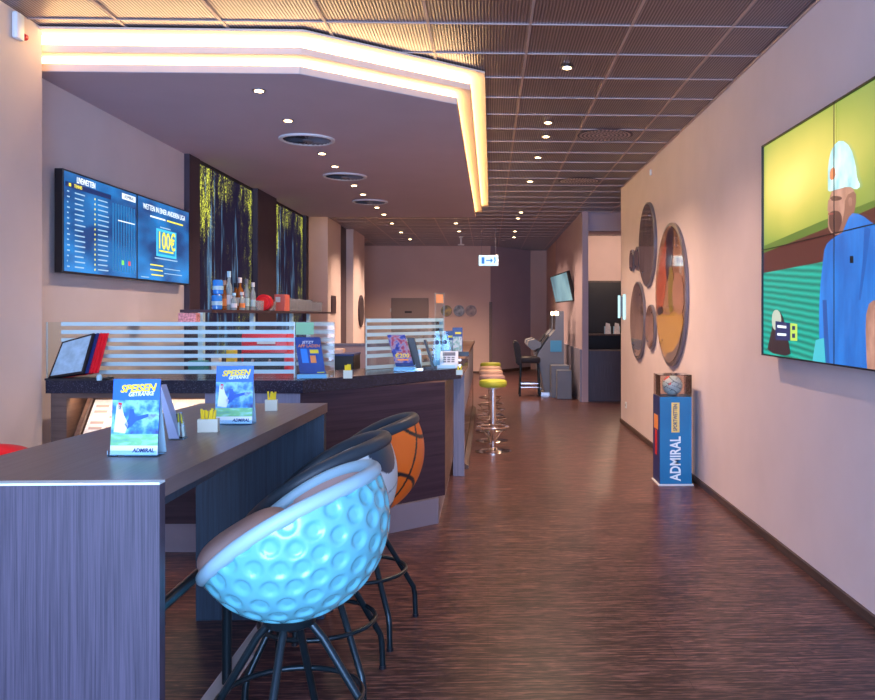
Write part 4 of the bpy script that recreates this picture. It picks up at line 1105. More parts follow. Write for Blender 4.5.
# red chairs on the other side of the table
tr = ball_chair('red', 'ball_bar_chair', 'red ball-shaped bar chair behind the table by the left wall', (-1.82, 2.90, 0), math.radians(20), mat('red_leather_rim', (.85, .01, .01), .4), mat('red_leather', (.8, .01, .01), .45), attr_mat('red_shell', .4, .2))
tr.rotation_euler = (0, 0, math.radians(75))
tr.scale = (1, 1, .98)
t5 = dup(tr, (-1.80, 3.93, 0), math.radians(170), 'red ball chair hidden behind the table with only its dark legs showing'); t5.scale = (1, 1, .80)

# ------------------------------------------------------------------ round bar stools along the walkway
def stool(loc, m, label):
    t = thing('bar_stool', label, 'bar stool', loc, 0, 'round bar stools along the counter')
    bm = B(); lathe(bm, [(.10, .675), (.132, .68), (.145, .695), (.147, .725), (.138, .745), (.12, .752), (.0, .754)], (0, 0, 0), 32); obj('seat', bm, m, t, world=False, smooth=True)
    bm = B(); lathe(bm, [(.05, .655), (.07, .66), (.07, .675)], (0, 0, 0), 20); obj('seat_plate', bm, M['steel'], t, world=False)
    bm = B(); lathe(bm, [(.028, .02), (.028, .655)], (0, 0, 0), 20); obj('column', bm, M['chrome'], t, world=False, smooth=True)
    bm = B(); lathe(bm, [(.19, .001), (.19, .008), (.16, .016), (.05, .024), (.03, .045)], (0, 0, 0), 36); obj('base_plate', bm, M['chrome'], t, world=False, smooth=True)
    bm = B(); tube(bm, [(math.cos(2*PI*i/40)*.16, math.sin(2*PI*i/40)*.16, .26) for i in range(40)], .010, 8, closed=True)
    obj('foot_ring', bm, M['chrome'], t, world=False, smooth='all')
    for k in range(3):
        a = .5+k*2*PI/3; bm = B(); tube(bm, [(.16*math.cos(a), .16*math.sin(a), .26), (.028*math.cos(a), .028*math.sin(a), .12)], .006, 8); obj('brace', bm, M['chrome'], t, world=False, smooth=True)
    return t
s0 = stool(cpos(493, 8.9), M['lime'], 'round bar stool with lime green seat, nearest of the row')
for D, px, m, lab in ((9.65, 492, 'mauve', 'round bar stool with mauve grey seat, second in the row'), (10.5, 491, 'beige', 'round bar stool with beige seat, third in the row'), (11.2, 490.5, 'beige', 'round bar stool with beige seat, fourth in the row'), (12.1, 490.5, 'lime', 'round bar stool with lime green seat, farthest of the row')):
    dup(s0, cpos(px, D), D, lab, None, {'seat': M[m]})

# ------------------------------------------------------------------ pedestal with the football
qa = at(660, 485.5, z=0); qb = at(692, 485.5, z=0)
t = thing('display_pedestal', 'blue advertising pedestal with a clear display case against the right wall', 'pedestal', ((qa.x+qb.x)/2, qa.y, 0))
ZP = at(676, 397, y=qa.y).z; ZQ = at(676, 375.5, y=qa.y).z; px0, px1, py0, py1 = qa.x, min(qb.x, XR-.03), qa.y, qa.y+.28
M['ped_blue'] = noise_pic('pedestal_blue', [(.004, .15, .36), (.008, .21, .46)], 2.5)
bm = B(); box(bm, px0, px1, py0, py1, .012, ZP); 
obj('column', bm, M['ped_blue'], t)
obj('side_panel', boxb(px0-.004, px0-.0005, py0, py1, .012, ZP), M['navy_card'], t, label='dark navy side')
obj('base_plate', boxb(px0-.015, px1+.012, py0-.015, py1+.01, 0, .011), M['white'], t)
ew, eh = (0, 0, 1), (-1, 0, 0)
lettering(t, 'ADMIRAL', .125, ((px0+px1)/2+.0, py0-.002, .225), ew, eh, M['menu_white'], off=.003, width=.375)
ys_ = obj('yellow_strip', boxb((px0+px1)/2-.038, (px0+px1)/2+.030, py0-.003, py0-.0005, .445, .695), M['beige'], t)
ys_.data.materials[0] = mat('gold_strip', (.85, .62, .18), .4)
lettering(t, 'SPORTWETTEN', .045, ((px0+px1)/2-.004, py0-.0036, .57), ew, eh, M['navy_card'], off=.001, width=.225)
obj('side_badge', boxb(px0-.007, px0-.0045, py0+.06, py0+.22, .46, .58), M['orange'], t)
bm = text_bm('SPORT', .09, frame_mtx((px0-.006, py0+.14, .34), (0, 0, 1), (0, -1, 0)), 0, .0005, .002, 'CENTER', .22); 
bm.free()
obj('side_marks', boxb(px0-.007, px0-.0045, py0+.10, py0+.18, .24, .45), M['red'], t)
# case
bm = B(); th_ = .004
box(bm, px0, px1, py0, py0+th_, ZP, ZQ); box(bm, px0, px1, py1-th_, py1, ZP, ZQ); box(bm, px0, px0+th_, py0+th_, py1-th_, ZP, ZQ); box(bm, px1-th_, px1, py0+th_, py1-th_, ZP, ZQ); box(bm, px0, px1, py0, py1, ZQ, ZQ+th_)
obj('display_case', bm, M['smoke'], t)
rb = min((ZQ-ZP)/2-.004, .105)
bm = B(); bmesh.ops.create_uvsphere(bm, u_segments=64, v_segments=40, radius=rb)
cc = Vector(((px0+px1)/2, (py0+py1)/2, ZP+rb+.001)); bmesh.ops.translate(bm, vec=cc, verts=bm.verts)
o_ = obj('match_football', bm, attr_mat('match_ball', .3, .5), smooth='all'); tag(o_, 'white football with dark swirls and a red patch inside the display case', 'ball')
ca = o_.data.color_attributes.new('Col', 'FLOAT_COLOR', 'POINT')
for k, v in enumerate(o_.data.vertices):
    d = (v.co-cc)/rb; w1 = math.sin(3.1*d.x+4.2*d.z+1.2*math.sin(3*d.z)); w2 = math.sin(4.5*d.z-3.3*d.x+.9)
    c = (.55, .80, .85)
    if abs(w1) < .16: c = (.03, .06, .10)
    elif abs(w2) < .10: c = (.05, .10, .14)
    if d.x < -.35 and d.z > .1 and abs(w2) < .35: c = (.75, .06, .05)
    ca.data[k].color = (c[0], c[1], c[2], 1)

# ------------------------------------------------------------------ video wall on the right wall
XV = XR-.085
yv1 = at(763.5, 146, x=XV).y; zv1 = at(763.5, 146, x=XV).z; zv0 = at(763.5, 355, x=XV).z
yvm = at(836.5, 200, x=XV).y; wv = yv1-yvm; zvm = (zv0+zv1)/2
def video_bg():
    m, nt, b = nodes('video_background'); L = nt.links.new
    tc = nt.nodes.new('ShaderNodeTexCoord'); g = at(790, 185, x=XV)
    sub = nt.nodes.new('ShaderNodeVectorMath'); sub.operation = 'SUBTRACT'; sub.inputs[1].default_value = tuple(ROOTV(g))
    sc = nt.nodes.new('ShaderNodeVectorMath'); sc.operation = 'MULTIPLY'; sc.inputs[1].default_value = (0, .55, 1.5)
    ln = nt.nodes.new('ShaderNodeVectorMath'); ln.operation = 'LENGTH'
    n = nt.nodes.new('ShaderNodeTexNoise'); n.inputs['Scale'].default_value = 1.3; n.inputs['Detail'].default_value = 3; L(tc.outputs['Object'], n.inputs['Vector'])
    ml = nt.nodes.new('ShaderNodeMath'); ml.operation = 'MULTIPLY_ADD'; ml.inputs[1].default_value = .35
    L(tc.outputs['Object'], sub.inputs[0]); L(sub.outputs[0], sc.inputs[0]); L(sc.outputs[0], ln.inputs[0])
    L(n.outputs['Fac'], ml.inputs[0]); L(ln.outputs['Value'], ml.inputs[2])
    r = nt.nodes.new('ShaderNodeValToRGB'); e = r.color_ramp.elements; e[0].position = .2; e[0].color = (.74, .56, .15, 1); e[1].position = 1.0; e[1].color = (.10, .19, .06, 1)
    for p_, c_ in ((.42, (.46, .42, .08)), (.68, (.22, .28, .05))): q_ = e.new(p_); q_.color = rgba(c_)
    L(ml.outputs[0], r.inputs['Fac']); L(r.outputs['Color'], b.inputs['Emission Color']); b.inputs['Emission Strength'].default_value = .85; b.inputs['Base Color'].default_value = (.01, .01, .01, 1)
    b.inputs['Roughness'].default_value = .3
    return m
def ROOTV(g): return Vector((g.x-XR, g.y-yvm, g.z-zv0))
M['vid'] = video_bg()
def stripes_mat():
    m, nt, b = nodes('video_stands'); L = nt.links.new
    tc = nt.nodes.new('ShaderNodeTexCoord'); mp = nt.nodes.new('ShaderNodeMapping'); mp.inputs['Rotation'].default_value = (math.radians(-4), 0, 0)
    w = nt.nodes.new('ShaderNodeTexWave'); w.bands_direction = 'Z'; w.inputs['Scale'].default_value = 9; w.inputs['Distortion'].default_value = .5
    r = nt.nodes.new('ShaderNodeValToRGB'); r.color_ramp.elements[0].color = (.005, .16, .12, 1); r.color_ramp.elements[1].color = (.01, .36, .28, 1)
    L(tc.outputs['Object'], mp.inputs[0]); L(mp.outputs[0], w.inputs[0]); L(w.outputs['Fac'], r.inputs[0]); L(r.outputs[0], b.inputs['Emission Color']); b.inputs['Emission Strength'].default_value = .8
    b.inputs['Base Color'].default_value = (.01, .01, .01, 1); return m
t = thing('video_wall', 'large video wall of four bezel-less screens showing a tennis player in blue', 'video wall', (XR, yvm, zv0))
for j, (za, zb_) in enumerate(((zv0, zvm), (zvm, zv1))):
    for i_, (ya, yb_) in enumerate(((yvm, yv1), (yvm-wv, yvm))):
        pn = obj('screen_housing', boxb(XV+.004, XR-.03, ya+.002, yb_-.002, za+.002, zb_-.002), M['black'], t)
        obj('screen_face', boxb(XV, XV+.004, ya+.005, yb_-.005, za+.005, zb_-.005), M['vid'], pn)
obj('wall_mount', boxb(XR-.03, XR-.001, yvm-wv*.7, yvm+wv*.7, zv0+.2, zv1-.2), M['steel'], t)
EPS = [.001]
def clip_poly(pts):
    """keep the picture inside the video wall"""
    def cl(p, f, g):
        out = []
        for a, b in zip(p, p[1:]+p[:1]):
            ia, ib = f(a), f(b)
            if ia >= 0: out.append(a)
            if (ia >= 0) != (ib >= 0): k = ia/(ia-ib); out.append((a[0]+(b[0]-a[0])*k, a[1]+(b[1]-a[1])*k))
        return out
    for f in (lambda p: p[0]-(yvm-wv+.008), lambda p: yv1-.008-p[0], lambda p: p[1]-zv0-.008, lambda p: zv1-.008-p[1]):
        pts = cl(pts, f, None)
    return pts
def vp(pts, m, name, lab=None):
    EPS[0] += .0004; q = [at(x, y, x=XV) for x, y in pts]; q = clip_poly([(v.y, v.z) for v in q])
    if len(q) < 3: return
    bm = B(); f = bm.faces.new([bm.verts.new((XV-EPS[0], a, b)) for a, b in q]); bmesh.ops.triangulate(bm, faces=[f]); bm.normal_update()
    if sum(f_.normal.x for f_ in bm.faces) > 0: bmesh.ops.reverse_faces(bm, faces=bm.faces[:])
    obj(name, bm, m, t, label=lab)
def smoothpoly(pts, it=2):
    for _ in range(it):
        o = []
        for a, b in zip(pts, pts[1:]+pts[:1]):
            o.append((a[0]*.75+b[0]*.25, a[1]*.75+b[1]*.25)); o.append((a[0]*.25+b[0]*.75, a[1]*.25+b[1]*.75))
        pts = o
    return pts
vp([(755, 248), (764, 246), (822, 221), (880, 198), (960, 165), (960, 185), (880, 211), (822, 231), (764, 256)], screen('v_green', (.10, .17, .03), .9), 'picture_rail')
vp([(755, 256), (764, 253), (822, 230), (880, 205), (960, 172), (960, 240), (880, 262), (822, 263), (764, 276), (755, 276)], screen('v_maroon', (.085, .022, .020), .9), 'picture_band')
vp([(764, 273), (822, 262), (880, 252), (970, 230), (970, 420), (764, 360), (755, 357)], stripes_mat(), 'picture_stands')
def vnoise(name, c0, c1, scale, stretch):
    m = noise_pic(name, [c0, c1], scale, stretch); nt = m.node_tree; b = nt.nodes['Principled BSDF']
    l = b.inputs['Base Color'].links[0]; nt.links.new(l.from_socket, b.inputs['Emission Color']); nt.links.remove(l)
    b.inputs['Base Color'].default_value = (.01, .01, .01, 1); b.inputs['Emission Strength'].default_value = .8; return m
skin = vnoise('v_skin', (.20, .085, .065), (.50, .27, .21), 7, (1, 1.5, 1)); skin_d = screen('v_skin_shade', (.11, .045, .04), .9)
vp(smoothpoly([(829, 200), (834, 187), (855, 186), (857, 205), (852, 214), (850, 232), (834, 236), (828, 228), (829, 214)], 2), skin, 'picture_head')
vp(smoothpoly([(829, 214), (834, 210), (842, 212), (843, 224), (838, 236), (830, 230)], 2), skin_d, 'picture_beard')
vp(smoothpoly([(831, 197), (836, 195.5), (843, 197), (842, 200), (836, 201), (831, 200.5)], 1), skin_d, 'picture_eyes')
vp([(829, 200), (832, 199), (833, 210), (828, 211)], skin, 'picture_nose')
vp(smoothpoly([(846, 196), (857, 190), (857, 206), (851, 226), (843, 236), (838, 236), (845, 216)], 1), screen('v_skin_mid', (.26, .12, .09), .9), 'picture_cheek_shade')
vp(smoothpoly([(849, 198), (853, 197), (853, 206), (850, 207)], 1), skin, 'picture_ear')
vp([(829, 213), (835, 213), (835, 214.5), (829, 215)], screen('v_lip', (.3, .08, .07), .9), 'picture_mouth')
vp(smoothpoly([(829, 186), (829, 165), (833, 147), (842, 139), (852, 147), (857, 165), (858, 178), (862, 186), (857, 190), (850, 186), (836, 190), (829, 192)], 1), vnoise('v_white', (.22, .48, .55), (.60, .92, .95), 8, (1, 1.5, 1)), 'picture_cap')
vp(smoothpoly([(831, 170), (836, 166), (837, 178), (831, 181)], 1), screen('v_orange', (.6, .18, .08), .9), 'picture_cap_badge')
vp(smoothpoly([(824, 262), (826, 246), (834, 238), (848, 230), (851, 213), (862, 214), (876, 225), (915, 240), (935, 300), (945, 440), (824, 440), (821, 370), (820, 320), (821, 290)], 1), vnoise('v_blue', (.008, .09, .38), (.02, .20, .66), 3, (1, 2.5, .8)), 'picture_shirt')
vp([(866, 226), (872, 229), (868, 262), (862, 300), (860, 300), (864, 262)], screen('v_blue_fold', (.01, .09, .38), .95), 'picture_fold')
vp([(824, 300), (828, 300), (831, 364), (826, 364)], screen('v_blue_fold2', (.01, .07, .30), .95), 'picture_fold')
vp(smoothpoly([(868, 306), (878, 298), (900, 320), (895, 420), (872, 420), (867, 340)], 1), skin, 'picture_arm')
vp([(851.5, 256), (855, 256), (855, 263), (851.5, 263)], M['black'], 'picture_badge')
vp(smoothpoly([(773, 330), (777, 311), (783, 312), (788, 330), (790, 345), (793, 357), (768, 352), (771, 340)], 1), screen('v_dark', (.02, .012, .02), .9), 'picture_spectator')
vp(smoothpoly([(773, 322), (774, 312), (778, 309), (782, 313), (783, 322), (780, 330), (775, 330)], 1), screen('v_face', (.45, .5, .42), .9), 'picture_face')
vp([(777, 321), (799, 324), (799, 341), (777, 340)], M['s_navy'], 'picture_scoreboard')
vp([(792, 323), (799, 324), (799, 341), (792, 340.6)], screen('v_lime', (.45, .65, .10), .9), 'picture_score_column')
vp([(779, 325), (788, 326), (788, 328.5), (779, 327.5)], M['s_white'], 'picture_score_line'); vp([(779, 333), (788, 333.6), (788, 336), (779, 335.5)], M['s_white'], 'picture_score_line')
vp([(794, 326), (797, 326), (797, 330), (794, 330)], M['s_navy'], 'picture_score_digit'); vp([(794, 333.5), (797, 333.5), (797, 338), (794, 337.8)], M['s_navy'], 'picture_score_digit')
vp([(818, 340), (826, 338), (828, 366), (814, 364)], screen('v_cyan', (.05, .45, .55), .9), 'picture_seat')
# joints between the four screens, on top of the picture
obj('screen_joint', boxb(XV-EPS[0]-.002, XV-EPS[0]-.0005, yvm-.004, yvm+.004, zv0+.004, zv1-.004), M['black'], t)
obj('screen_joint', boxb(XV-EPS[0]-.002, XV-EPS[0]-.0005, yvm-wv+.004, yv1-.004, zvm-.003, zvm+.003), M['black'], t)
for a_, b_, c_, d_ in ((yvm-wv, yv1, zv0, zv0+.008), (yvm-wv, yv1, zv1-.008, zv1), (yv1-.008, yv1, zv0, zv1)):
    obj('bezel', boxb(XV-EPS[0]-.002, XV, a_ if c_ != d_ else a_, b_, c_, d_), M['black'], t)

# ------------------------------------------------------------------ round glossy discs on the right wall
def disc_mat(name, cols, refl, scale=3):
    m, nt, b = nodes(name); tc = nt.nodes.new('ShaderNodeTexCoord'); mp = nt.nodes.new('ShaderNodeMapping'); mp.inputs['Scale'].default_value = (1, 1.3, .6)
    n = nt.nodes.new('ShaderNodeTexNoise'); n.inputs['Scale'].default_value = scale; n.inputs['Detail'].default_value = 2; n.inputs['Distortion'].default_value = 1.2
    r = nt.nodes.new('ShaderNodeValToRGB'); e = r.color_ramp.elements; e[0].position = .33; e[0].color = rgba(cols[0]); e[1].position = .67; e[1].color = rgba(cols[-1])
    r.color_ramp.interpolation = 'EASE'
    for k, c in enumerate(cols[1:-1]): q = e.new(.33+.34*(k+1)/(len(cols)-1)); q.color = rgba(c)
    L = nt.links.new; L(tc.outputs['Object'], mp.inputs[0]); L(mp.outputs[0], n.inputs[0]); L(n.outputs['Fac'], r.inputs[0]); L(r.outputs[0], b.inputs['Base Color'])
    b.inputs['Metallic'].default_value = refl; b.inputs['Roughness'].default_value = .06; b.inputs['Coat Weight'].default_value = .6
    return m
def disc(px, py, hpx, label, m, k=.5, name='round_wall_disc'):
    c = at(px, py, x=XR-.04); D = c.x*math.sin(TH)+c.y*math.cos(TH); r = hpx*D/F/2
    t = thing(name, label, 'round wall picture', (XR, c.y, c.z), 0, 'round glossy pictures on the right wall')
    bm = B(); lathe(bm, [(r*.96, -.034), (r, -.030), (r, -.004), (r*.98, -.001)], (XR, c.y, c.z), 64, axis='x'); obj('disc_body', bm, mat('disc_edge', (.20, .19, .24), .3, .5), t, smooth=True)
    bm = B(); lathe(bm, [(r*.955, -.0365), (r*.955, -.0345)], (XR, c.y, c.z), 64, axis='x'); obj('glossy_face', bm, m, t)
    for dy_, dz_ in ((-.5, .72), (.5, -.72)):
        bm = B(); lathe(bm, [(.010, -.044), (.010, -.037)], (XR, c.y+dy_*r*.9, c.z+dz_*r*.9), 12, axis='x'); obj('fixing_stud', bm, M['chrome'], t)
    return t, c, r
# large colourful disc: printed shapes
t, c, r = disc(668.5, 294.5, 143, 'largest round wall picture, orange and yellow abstract print', disc_mat('disc_print_large', [(.22, .10, .06), (.55, .28, .16), (.62, .40, .30), (.70, .50, .42)], .35, 1.6))
def dp(pts, m, nm, k):
    q = []
    for x, y in smoothpoly(pts, 1):
        v = at(x, y, x=XR-.04); dy_, dz_ = v.y-c.y, v.z-c.z; ll = math.hypot(dy_, dz_)
        if ll > r*.95: dy_, dz_ = dy_*r*.95/ll, dz_*r*.95/ll
        q.append((dy_+c.y, dz_+c.z))
    bm = B(); f = bm.faces.new([bm.verts.new((XR-.037-k*.0005, a, b)) for a, b in q]); bmesh.ops.triangulate(bm, faces=[f]); bm.normal_update()
    if sum(f_.normal.x for f_ in bm.faces) > 0: bmesh.ops.reverse_faces(bm, faces=bm.faces[:])
    obj(nm, bm, m, t)
gl = lambda n_, c_: mat(n_, c_, .08, .1, coat=.8)
dp([(656, 300), (658, 270), (663, 245), (668, 235), (667, 270), (663, 310), (657, 318)], gl('p_orange', (.55, .10, .02)), 'printed_shape', 1)
dp([(666, 232), (671, 226), (674, 228), (672, 262), (668, 285), (665, 270), (666, 245)], gl('p_plum', (.035, .012, .03)), 'printed_shape', 2)
dp([(656, 312), (668, 316), (676, 310), (684, 316), (683, 335), (676, 356), (666, 358), (658, 338)], gl('p_yellow', (.62, .34, .03)), 'printed_shape', 3)
dp([(668, 268), (673, 266), (674, 310), (668, 314)], gl('p_olive', (.30, .22, .02)), 'printed_shape', 4)
dp([(677, 270), (683, 278), (684, 312), (676, 316), (672, 300), (673, 280)], gl('p_skin', (.50, .25, .17)), 'printed_shape', 5)
dp([(664, 354), (676, 350), (684, 322), (686, 330), (683, 352), (675, 366), (668, 366)], gl('p_slate', (.09, .08, .11)), 'printed_shape', 6)
dp([(657, 308), (662, 306), (663, 313), (658, 316)], gl('p_plum2', (.035, .012, .03)), 'printed_shape', 7)
dmir = disc_mat('disc_mirror', [(.16, .13, .15), (.42, .36, .36), (.55, .48, .46)], .85, 2)
disc(645.5, 244.5, 84, 'tall round mirror-like wall disc above and left of the largest one', dmir)
disc(636, 320.5, 78, 'round dark mirror-like wall disc below the tall one, left of the largest', disc_mat('disc_mirror_dark', [(.06, .05, .07), (.32, .22, .18), (.45, .34, .30)], .6, 4))
disc(649, 327, 45, 'small round wall disc between the dark disc and the largest one', disc_mat('disc_small', [(.10, .09, .06), (.40, .20, .18), (.30, .24, .28)], .5, 6))
disc(630.5, 260.5, 22, 'smallest round wall disc nearest the wall end, left of a pair', disc_mat('disc_tiny', [(.03, .02, .05), (.09, .06, .09)], .0, 6))
disc(636, 258.5, 24, 'tiny round wall disc beside the tall disc, right of a pair', disc_mat('disc_tiny', [(.03, .02, .05), (.09, .06, .09)], .0, 6))
# light panel at wall end
c = at(621, 306, x=XR-.05)
t = thing('wall_light', 'pair of small white glowing plates on the end of the right wall', 'wall light', (XR, YE-.2, c.z))
za, zb_ = at(621, 318, x=XR-.05).z, at(621, 294.5, x=XR-.05).z
obj('bracket', boxb(XR-.045, XR-.001, YE-.16, YE-.10, za+.02, zb_-.02), M['grey'], t)
obj('glowing_plate', boxb(XR-.075, XR-.047, YE-.24, YE-.22, za, zb_-.01), screen('plate_glow', (.45, .75, .80), 1), t)
obj('glowing_plate', boxb(XR-.036, XR-.004, YE-.40, YE-.38, za-.02, zb_), screen('plate_glow2', (.45, .75, .80), 1), t)
# small fittings
c = at(650.5, 172.5, x=XR-.01)
bm = B(); box(bm, XR-.02, XR-.001, c.y-.02, c.y+.02, c.z-.03, c.z+.03, bev=.004); tag(obj('wall_sensor', bm, M['white']), 'tiny white sensor high on the right wall above the round discs', 'sensor')
c = at(625.5, 405, x=XR-.01)
t = thing('wall_socket', 'small white socket low on the far end of the right wall', 'socket', (XR, c.y, c.z))
obj('cover_plate', boxb(XR-.012, XR-.001, c.y-.04, c.y+.04, c.z-.04, c.z+.04, bev=.003), M['white'], t)
bm = B(); lathe(bm, [(.02, -.0135), (.02, -.0125)], (XR, c.y, c.z), 16, axis='x'); obj('socket_hole', bm, M['grey'], t)

# ------------------------------------------------------------------ far end of the room
c = at(410, 308, y=yb)
t = thing('wall_cabinet', 'flat grey cabinet door on the back wall with a small dark plate', 'cabinet', (c.x, yb, .9))
a, b = at(391.5, 298, y=yb), at(428.5, 345, y=yb)
obj('door', boxb(a.x, b.x, yb-.05, yb-.001, .75, a.z, bev=.004), mat('cabinet_grey', (.24, .19, .19), .5), t)
obj('plate', boxb(at(405, 0, y=yb).x, at(412, 0, y=yb).x, yb-.056, yb-.0505, at(0, 313, y=yb).z, at(0, 311, y=yb).z), M['black'], t)
obj('handle', boxb(a.x-.03, a.x-.005, yb-.03, yb-.001, at(0, 312, y=yb).z, at(0, 308, y=yb).z), M['white'], t)
for k, (px, cols, lab) in enumerate(((446.5, [(.02, .02, .01), (.55, .38, .03)], 'left of the three, yellow and black'), (459, [(.02, .02, .03), (.45, .45, .48)], 'middle of the three, grey and black'), (471, [(.08, .02, .01), (.45, .30, .20)], 'right of the three, reddish brown'))):
    c = at(px, 310.8, y=yb); r = 5.6*yb/F
    t = thing('round_back_picture', 'small round picture on the back wall, '+lab, 'round picture', (c.x, yb, c.z))
    bm = B(); lathe(bm, [(r, -.03), (r, -.001)], (c.x, yb, c.z), 32, axis='y'); obj('rim', bm, M['grey'], t)
    bm = B(); lathe(bm, [(r*.97, -.033), (r*.97, -.031)], (c.x, yb, c.z), 32, axis='y'); obj('print', bm, noise_pic('round_print', cols, 14), t)
# left far: round disc on side wall and small dark panel on the stub
c = at(360.8, 311, x=-2.65)
t = thing('narrow_round_picture', 'dark round picture on the far left side wall seen almost edge-on', 'round picture', (-2.66, c.y, c.z))
bm = B(); lathe(bm, [(.33, .001), (.33, .03)], (-2.66, c.y, c.z), 40, axis='x'); obj('disc_body', bm, M['wall_dark'], t)
bm = B(); lathe(bm, [(.31, .031), (.31, .034)], (-2.66, c.y, c.z), 40, axis='x'); obj('print', bm, disc_mat('disc_left', [(.05, .03, .04), (.2, .14, .14)], .6, 5), t)
a, b = at(329.5, 295, y=14.8), at(333.5, 320, y=14.8)
bm = boxb(at(329.5, 0, x=-2.77).x+.001, -2.75, at(331, 0, x=-2.77).y, at(335, 0, x=-2.77).y, a.z-.32, a.z); tag(obj('wall_panel', bm, M['wall_dark']), 'small dark panel on the side of the far left wall block', 'panel')
# exit sign
ys = 15.0
a, b = at(478.5, 255, y=ys), at(498.5, 266, y=ys)
t = thing('exit_sign', 'white and blue illuminated escape sign hanging from the far ceiling', 'sign', ((a.x+b.x)/2, ys, b.z))
obj('sign_box', boxb(a.x, b.x, ys, ys+.05, b.z, a.z, bev=.004), M['white'], t)
obj('sign_face', boxb(a.x+.008, b.x-.008, ys-.003, ys-.0005, b.z+.008, a.z-.008), screen('sign_glow', (.55, .85, .95), 1.0), t)
W = b.x-a.x; Hs = a.z-b.z
def sg(pts, nm='pictogram'):
    bm = B(); quadp(bm, [(a.x+u*W, ys-.004, b.z+v*Hs) for u, v in pts]); obj(nm, bm, screen('sign_blue', (.0, .12, .45), 1), t)
sg([(.15, .2), (.3, .2), (.3, .8), (.15, .8)]); sg([(.38, .45), (.60, .45), (.60, .55), (.38, .55)], 'arrow'); sg([(.60, .25), (.72, .5), (.60, .75)], 'arrow'); sg([(.76, .25), (.80, .25), (.86, .5), (.84, .8), (.78, .78), (.80, .5)])
for u in (.15, .85): obj('suspension_wire', boxb(a.x+u*W-.0015, a.x+u*W+.0015, ys+.02, ys+.023, a.z, CE-.008), M['grey'], t)

# monitor on the partition
ymn = 15.3
c = at(566, 287, y=ymn)
t = thing('partition_monitor', 'tilted screen on a wall bracket above the betting terminals', 'monitor', (PX0, ymn, c.z))
q = [at(549.8, 277, y=15.9), at(566.8, 271, y=15.2), at(573.5, 301, y=15.2), at(555.5, 303, y=15.9)]
n_ = (q[1]-q[0]).cross(q[3]-q[0]).normalized()
if n_.y > 0: n_ = -n_
def slabq(q, n_, o0, o1):
    bm = B(); lo = [bm.verts.new(v+n_*o0) for v in q]; hi = [bm.verts.new(v+n_*o1) for v in q]; bm.faces.new(lo); bm.faces.new(hi[::-1])
    for k in range(4): bm.faces.new((lo[k], hi[k], hi[(k+1) % 4], lo[(k+1) % 4]))
    bmesh.ops.recalc_face_normals(bm, faces=bm.faces[:]); return bm
obj('housing', slabq(q, n_, 0, -.06), M['black'], t)
cq = sum(q, Vector())/4; qi = [cq+(v-cq)*.93 for v in q]
dpl = obj('display', slabq(qi, n_, .004, .001), noise_pic('monitor_picture', [(.05, .12, .18), (.15, .32, .42), (.25, .45, .50)], 3, (1, 1, .3)), t)
dn = dpl.data.materials[0].node_tree; bs = dn.nodes['Principled BSDF']; bs.inputs['Emission Strength'].default_value = .35
for l_ in list(bs.inputs['Base Color'].links): dn.links.new(l_.from_socket, bs.inputs['Emission Color'])
obj('bracket', boxb(cq.x+.04, PX0-.001, cq.y+.0, cq.y+.10, cq.z-.06, cq.z+.06), M['black'], t)
# betting terminals
def terminal(y0, label):
    t = thing('betting_terminal', label, 'betting terminal', (1.2, y0, 0), 0, 'betting terminals by the partition')
    prof = [(1.00, .06), (.87, .72), (.90, .78), (1.10, 1.06), (1.19, 1.16), (1.20, 1.50), (1.34, 1.50), (1.34, .06)]
    bm = B(); prism_ax(bm, prof, y0, y0+.55, 'y'); obj('cabinet', bm, M['grey'], t)
    bm = B(); prism_ax(bm, [(.865, .76), (1.085, 1.06), (1.08, 1.075), (.855, .77)], y0+.04, y0+.51, 'y'); obj('touch_screen', bm, M['black'], t)
    bm = B(); prism_ax(bm, [(.70, .90), (.72, .97), (.84, 1.0), (.95, .93), (.93, .86), (.80, .80), (.74, .84)], y0+.05, y0+.50, 'y'); obj('control_deck', bm, M['grey'], t)
    bm = B(); prism_ax(bm, [(1.185, 1.18), (1.19, 1.49), (1.197, 1.49), (1.195, 1.18)], y0+.04, y0+.51, 'y'); obj('upper_screen', bm, M['black'], t)
    obj('top_lamp', boxb(1.18, 1.24, y0-.012, y0-.001, 1.43, 1.49), M['lamp'], t)
    obj('side_badge', boxb(1.10, 1.30, y0-.008, y0-.001, .78, .98), mat('badge_blue', (.05, .30, .55), .3), t)
    obj('foot_plate', boxb(.94, 1.34, y0+.02, y0+.53, 0, .06), M['steel'], t)
terminal(15.0, 'grey sloping betting terminal against the partition, nearer one')
terminal(15.9, 'grey sloping betting terminal against the partition, farther one')
t = thing('equipment_box', 'blue-grey stepped box beside the nearer betting terminal', 'box', (1.27, 14.5, 0))
obj('tall_box', boxb(1.09, 1.40, 14.62, 14.95, 0, .56, bev=.01), M['grey'], t); obj('low_box', boxb(1.17, 1.42, 14.38, 14.61, 0, .49, bev=.01), M['grey'], t)
